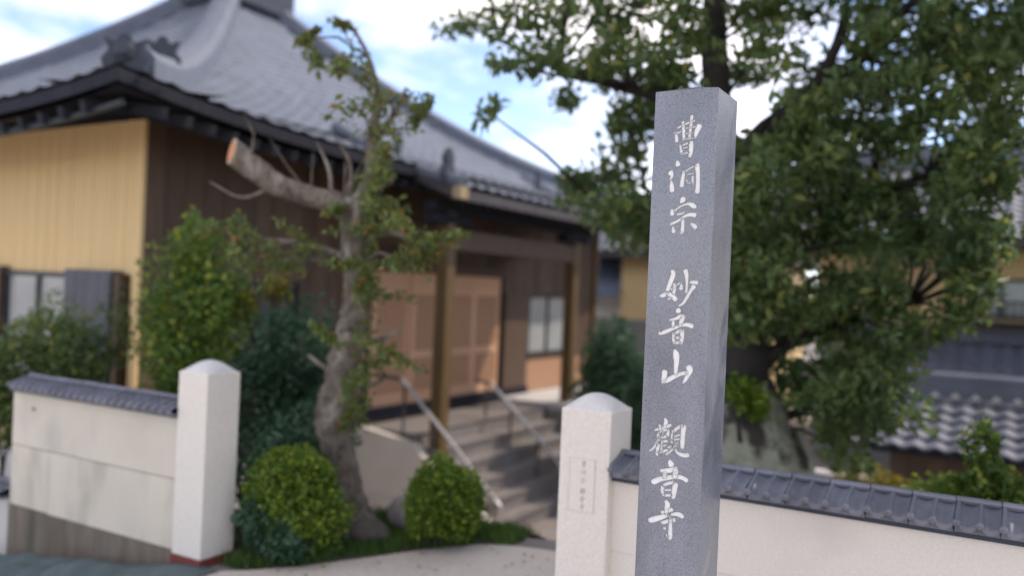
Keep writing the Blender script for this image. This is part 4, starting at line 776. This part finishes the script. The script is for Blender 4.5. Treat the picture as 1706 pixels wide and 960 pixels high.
# ------------------------------------------------------------------ bushes and shrubs
def bush(name, label, parts, n, m, ln, wd, base, group=None, stems=5, shell=.35, lump=.18, sticks=True):
    t = thing(name, label, 'shrub', base, group)
    pts = []; outs = []
    tot = sum(p[1][0]*p[1][1]*p[1][2] for p in parts)
    for c, r in parts:
        k = int(n*(r[0]*r[1]*r[2])/tot); p, d = blob(c, r, k, shell, lump); pts.append(p); outs.append(d*.7)
    pts = np.concatenate(pts); outs = np.concatenate(outs); ok = pts[:, 2] > base[2]+.01
    far = rng.uniform(0, 1, len(pts)) < .07                 # stray shoots break the outline
    pts[far] += (outs[far]/.7)*rng.uniform(.02, .16, (int(far.sum()), 1))*min(parts[0][1])
    leaves('foliage', pts[ok], m, t, ln, wd, outs[ok], droop=.0)
    s = MB()
    for i in range(stems):
        c, r = parts[i % len(parts)]; q = Vector(base)+Vector((random.uniform(-.08, .08), random.uniform(-.08, .08), -.05))
        e = Vector(c)+Vector((random.uniform(-.5, .5)*r[0], random.uniform(-.5, .5)*r[1], random.uniform(-.2, .6)*r[2])); mid = (q+e)/2+Vector((random.uniform(-.06, .06), random.uniform(-.06, .06), 0))
        s.tube([q, mid, e], [.018, .013, .005], 6)
    s.build('stem', M['branch'], t); return t
bush('clipped_bush', 'round clipped bush in the grass beside the temple steps', [((-3.13, 4.66, .21), (.27, .27, .265))], 9000, M['leaf_clip'], .034, .019, (-3.13, 4.66, -.09), 'round clipped bushes by the gateway', lump=.13, shell=.45)
bush('clipped_bush', 'larger clipped bush close against the left gate post', [((-3.79, 4.0, .30), (.26, .25, .27)), ((-3.70, 4.02, .17), (.28, .25, .2)), ((-3.95, 4.02, .28), (.16, .16, .22)), ((-3.88, 4.0, .44), (.13, .13, .13)), ((-3.66, 4.0, .40), (.14, .14, .14))], 11000, M['leaf_clip'], .036, .02, (-3.76, 4.0, -.12), 'round clipped bushes by the gateway', lump=.2, shell=.5)
bush('shrub', 'dark broad-leaved plant at the foot of the bush beside the left gate post', [((-3.72, 3.88, .06), (.2, .14, .15)), ((-3.93, 3.86, .08), (.13, .11, .2)), ((-4.06, 3.98, .24), (.085, .1, .36))], 1500, M['leaf_dark'], .075, .036, (-3.78, 3.88, -.13), lump=.3)
bush('shrub', 'tall yellow-green shrub against the temple corner', [((-5.75, 4.85, 1.75), (.22, .25, .42)), ((-5.80, 4.75, 1.25), (.34, .32, .45)), ((-5.7, 4.8, .8), (.42, .34, .5)), ((-5.5, 4.9, 1.35), (.3, .3, .35))], 8000, M['leaf_shrub'], .065, .034, (-5.75, 4.8, -.4), 'shrubs along the temple wall', lump=.3)
bush('shrub', 'dark blue-green shrub between the left gate post and the pruned tree', [((-4.95, 5.15, 1.0), (.36, .36, .5)), ((-5.15, 5.0, .6), (.42, .36, .55)), ((-4.75, 5.2, .55), (.36, .36, .5)), ((-4.6, 4.9, .1), (.45, .35, .5)), ((-4.25, 4.5, .15), (.22, .25, .55)), ((-4.35, 4.25, .2), (.28, .24, .55))], 15000, M['leaf_dark'], .055, .03, (-4.95, 5.05, -.4), 'shrubs along the temple wall', lump=.25)
bush('shrub', 'loose olive shrub in front of the ochre wall window', [((-6.95, 4.35, 1.0), (.4, .3, .35)), ((-6.55, 4.35, .85), (.38, .3, .4)), ((-6.3, 4.5, 1.1), (.16, .2, .3)), ((-6.7, 4.3, .55), (.6, .3, .45)), ((-7.3, 4.2, .7), (.35, .3, .4))], 7500, M['leaf_dim'], .055, .028, (-6.7, 4.35, -.6), 'shrubs along the temple wall', lump=.3)
bush('shrub', 'bright yellow-green bush peeping out behind the left gate post', [((-4.95, 4.35, .68), (.22, .2, .25))], 1500, M['leaf_clip'], .04, .024, (-4.95, 4.35, -.3), 'shrubs along the temple wall')
bush('golden_shrub', 'small golden-leaved sprig above the dark shrub', [((-5.12, 5.1, 1.50), (.13, .12, .14)), ((-5.35, 5.0, 1.42), (.1, .1, .12))], 420, M['leaf_gold'], .055, .03, (-5.1, 5.05, .3), lump=.3)
bush('shrub', 'dim shrub at the far left beyond the wall end', [((-7.0, 3.98, .62), (.22, .2, .35)), ((-6.7, 3.95, .35), (.18, .16, .2))], 1300, M['leaf_dim'], .06, .03, (-7.0, 4.0, -.7), 'shrubs along the temple wall')
bush('shrub', 'dark round shrub beyond the right porch post', [((-4.75, 11.1, .55), (.42, .4, .75)), ((-4.5, 11.3, .0), (.5, .5, .8)), ((-5.1, 11.4, .1), (.35, .35, .9))], 6000, M['leaf_dark'], .10, .055, (-4.75, 11.15, -1.4))
bush('shrub', 'sunny green shrub rising behind the right end of the tiled wall', [((-.12, 5.7, .80), (.12, .12, .2)), ((-.1, 5.72, .52), (.24, .2, .25)), ((.1, 5.8, .45), (.22, .2, .25)), ((-.35, 5.6, .42), (.18, .16, .2))], 4200, M['leaf_shrub'], .06, .03, (-.1, 5.7, -.12), lump=.3)
bush('shrub', 'low yellowish shrub below the dark shed wall', [((-1.1, 8.4, .0), (.3, .2, .14)), ((-.7, 8.5, -.05), (.3, .2, .12))], 900, M['leaf_gold'], .06, .03, (-1.0, 8.45, -.9), lump=.3)
bush('shrub', 'bright green sprout at the foot of the lichen-covered trunk', [((-1.66, 6.25, .92), (.13, .1, .12)), ((-1.57, 6.3, .82), (.1, .1, .11))], 500, M['leaf_clip'], .07, .04, (-1.62, 6.3, .6), lump=.3, stems=1)

# ------------------------------------------------------------------ rocks
def rock(label, c, r, m, seed):
    bm = bmesh.new(); bmesh.ops.create_icosphere(bm, subdivisions=3, radius=1); rg = np.random.default_rng(seed); k = rg.normal(size=(6, 3))*1.6; ph = rg.uniform(0, 6, 6)
    for v in bm.verts:
        f = 1+.11*sum(math.sin(Vector(k[i]).dot(v.co)*1.4+ph[i]) for i in range(6))/1.6; v.co = Vector((v.co.x*r[0]*f, v.co.y*r[1]*f, v.co.z*r[2]*f))
    me = bpy.data.meshes.new('rock'); bm.to_mesh(me); bm.free(); me.materials.append(m)
    o = link('rock', me, None, c); tag(o, label, 'rock', 'rocks at the tree foot')
rock('flat mauve-grey rock right of the pruned tree foot', (-3.58, 4.88, .0), (.17, .13, .13), M['rock'], 1)
rock('dark rounded rock against the pruned tree foot', (-3.60, 4.50, -.06), (.16, .12, .10), M['mossrock'], 2)
rock('small dark rock left of the pruned tree foot', (-3.74, 4.42, -.07), (.10, .09, .08), M['mossrock'], 3)

# ------------------------------------------------------------------ shed with pantile roof at the right
def pantile(m, wd, ln):
    b = MB(); b.grid(10, 2, lambda u, v: (wd*(u-.5), ln*(v-.5), .019*math.cos(2*math.pi*u)*1.0 + (.034*(1-v))))
    b.grid(10, 1, lambda u, v: (wd*(u-.5), -ln*.5, .019*math.cos(2*math.pi*u)+.034-.034*v))
    return b.mesh('pantile', m)
sh = thing('shed', 'low dark shed with wavy grey pantile roof beyond the right wall', 'shed', (.5, 12, -1.9))
B('wall', M['darkwood'], sh, -1.22, 3.2, 11.35, 13.4, -2.1, .02)
planks(sh, M['darkwood'], 'X', 11.35, -1, -1.22, 1.6, -2.1, .0, .2, t=.02)
rp = MB().prism([(-1.58, 11.0, -.06), (-1.58, 12.35, .47), (-1.58, 13.7, -.06), (-1.58, 13.7, -.12), (-1.58, 12.35, .41), (-1.58, 11.0, -.12)], (4.8, 0, 0)).build('roof', M['soot'], sh)
ptm = pantile(M['farroof'], .232, .27); slope = math.atan2(.53, 1.35)
for rw in range(6):
    for c in range(13):
        yy = 11.06+.235*rw*math.cos(slope)+.05; zz = -.03+.235*rw*math.sin(slope)+.03
        o = link('pantile', ptm, rp, (-1.50+.226*c, yy, zz+random.uniform(-.004, .004))); o.rotation_euler = (slope-.05, random.uniform(-.02, .02), 0)
b = MB(); b.box(-1.6, 3.2, 12.22, 12.48, .42, .60); b.box(-1.6, 3.2, 12.26, 12.44, .60, .68); b.tube([(-1.62, 12.35, .70), (3.2, 12.35, .70)], .075, 10); b.build('ridge', M['farroof'], rp)
pm = MB().prism([(-.07, 0, 0), (.07, 0, 0), (0, 0, .075)], (0, -.03, 0)).mesh('plaster_infill', M['whitewash'])
for c in range(13): link('plaster_infill', pm, rp, (-1.50+.226*c, 12.215, .455))
gw = thing('garden_wall', 'low whitewashed garden wall by the dark shed', 'wall', (-1.6, 10, -1.9))
B('wall_body', M['whitewash'], gw, -2.3, -1.28, 9.95, 10.1, -2.2, -.30); B('wall_top', M['slab'], gw, -2.32, -1.26, 9.92, 10.13, -.30, -.26)

# ------------------------------------------------------------------ neighbouring houses
def wave_roof(name, parent, p00, p10, p01, p11, wid, rows, m):
    # tiled slope: p00-p10 eave, p01-p11 ridge
    A, Bv, C_, D_ = map(Vector, (p00, p10, p01, p11)); n = int((Bv-A).length/wid)*4; nrm = (Bv-A).cross(C_-A).normalized(); nrm = nrm if nrm.z > 0 else -nrm
    b = MB(); ss = []
    for r_ in range(rows): ss += [(r_/rows, .03), ((r_+.98)/rows, 0)]
    vs = [(A.lerp(Bv, i/n)).lerp(C_.lerp(D_, i/n), s)+nrm*(e+.03*math.cos(math.pi*i/2)) for s, e in ss for i in range(n+1)]
    b.add(vs, [(j*(n+1)+i, j*(n+1)+i+1, (j+1)*(n+1)+i+1, (j+1)*(n+1)+i) for j in range(len(ss)-1) for i in range(n)])
    o = b.build(name, m, parent); o['kind'] = 'stuff'; return o
hs = thing('house', 'two-storey ochre neighbour house with grey tile roofs behind the shed', 'house', (1, 19, -2))
B('wall', M['yellow'], hs, -3.2, 6, 17.0, 23, .9, 2.75); B('lower_wall', M['greywall'], hs, -3.15, 5.95, 17.05, 22.95, -2.2, .9)
planks(hs, M['yellow'], 'X', 17.0, -1, -3.2, -.75, 1.30, 2.6, .3, t=.02)
window(hs, 'X', 17.0, -1, -.68, .30, 1.45, 2.12, 2, M['paleglass']); window(hs, 'X', 17.0, -1, .35, 1.5, 1.45, 2.12, 2, M['paleglass']); window(hs, 'X', 17.0, -1, -3.0, -2.15, 1.75, 2.05, 2, M['paleglass'])
rl = B('railing', M['fascia'], hs, -.72, 1.6, 16.76, 16.80, 1.70, 1.74)
for i in range(20): piece('baluster', M['fascia'], rl, -.70+.115*i, -.675+.115*i, 16.765, 16.795, 1.40, 1.70)
B('balcony_edge', M['soot'], hs, -.75, 1.8, 16.6, 16.98, 1.28, 1.38)
lr = MB().prism([(-2.6, 15.6, .28), (-2.6, 17.0, .98), (-2.6, 17.0, .9), (-2.6, 15.6, .2)], (8.6, 0, 0)).build('lower_roof', M['soot'], hs)
wave_roof('roof_tiles', lr, (-2.6, 15.58, .31), (6, 15.58, .31), (-2.6, 17.0, 1.02), (6, 17.0, 1.02), .27, 6, M['farroof'])
B('ridge', M['farroof'], lr, -2.6, 6, 16.85, 16.98, 1.02, 1.24)
urf = MB().prism([(-4.2, 15.9, 2.72), (-4.2, 19.6, 4.45), (-4.2, 23.4, 2.72), (-4.2, 23.4, 2.62), (-4.2, 15.9, 2.60)], (10.4, 0, 0)).build('roof', M['fascia'], hs)
wave_roof('roof_tiles', urf, (-4.2, 15.86, 2.75), (6.2, 15.86, 2.75), (-4.2, 19.6, 4.50), (6.2, 19.6, 4.50), .27, 15, M['farroof'])
B('ridge', M['farroof'], urf, -4.25, 6.25, 19.45, 19.75, 4.45, 4.85)
fh = thing('house', 'distant house with ochre gable and blue-grey roof behind the temple', 'house', (-8, 22, -1.5))
B('wall', M['yellow'], fh, -8.6, -5.2, 20.4, 26, -1.6, 2.6)
window(fh, 'X', 20.4, -1, -7.2, -6.2, 1.3, 2.2, 2, M['paleglass'])
fr = MB().prism([(-9.9, 19.9, 2.62), (-9.9, 23.2, 3.9), (-9.9, 26.5, 2.62), (-9.9, 26.5, 2.5), (-9.9, 19.9, 2.48)], (5.2, 0, 0)).build('roof', M['fascia'], fh)
wave_roof('roof_tiles', fr, (-9.9, 19.88, 2.65), (-4.7, 19.88, 2.65), (-9.9, 23.2, 3.93), (-4.7, 23.2, 3.93), .27, 12, M['farroof'])
B('annexe_wall', M['whitewash'], fh, -9.6, -8.62, 20.8, 25, -1.6, 1.7)
MB().prism([(-9.9, 20.2, 1.62), (-9.9, 21.6, 2.55), (-9.9, 21.6, 2.45), (-9.9, 20.2, 1.5)], (1.27, 0, 0)).build('annexe_roof', M['blueroof'], fh)
bwl = thing('block_wall', 'grey concrete block wall far behind the right porch post', 'wall', (-7, 19, -1.4))
for r_ in range(8):
    for c in range(9):
        x0 = -9.6+.4*c+(.2 if r_ % 2 else 0); piece('block', M['greywall'], bwl, x0, x0+.39, 18.9, 19.02, -1.4+.3*r_, -1.4+.3*r_+.29)

for o in bpy.data.objects:
    if '_o' in o: del o['_o']
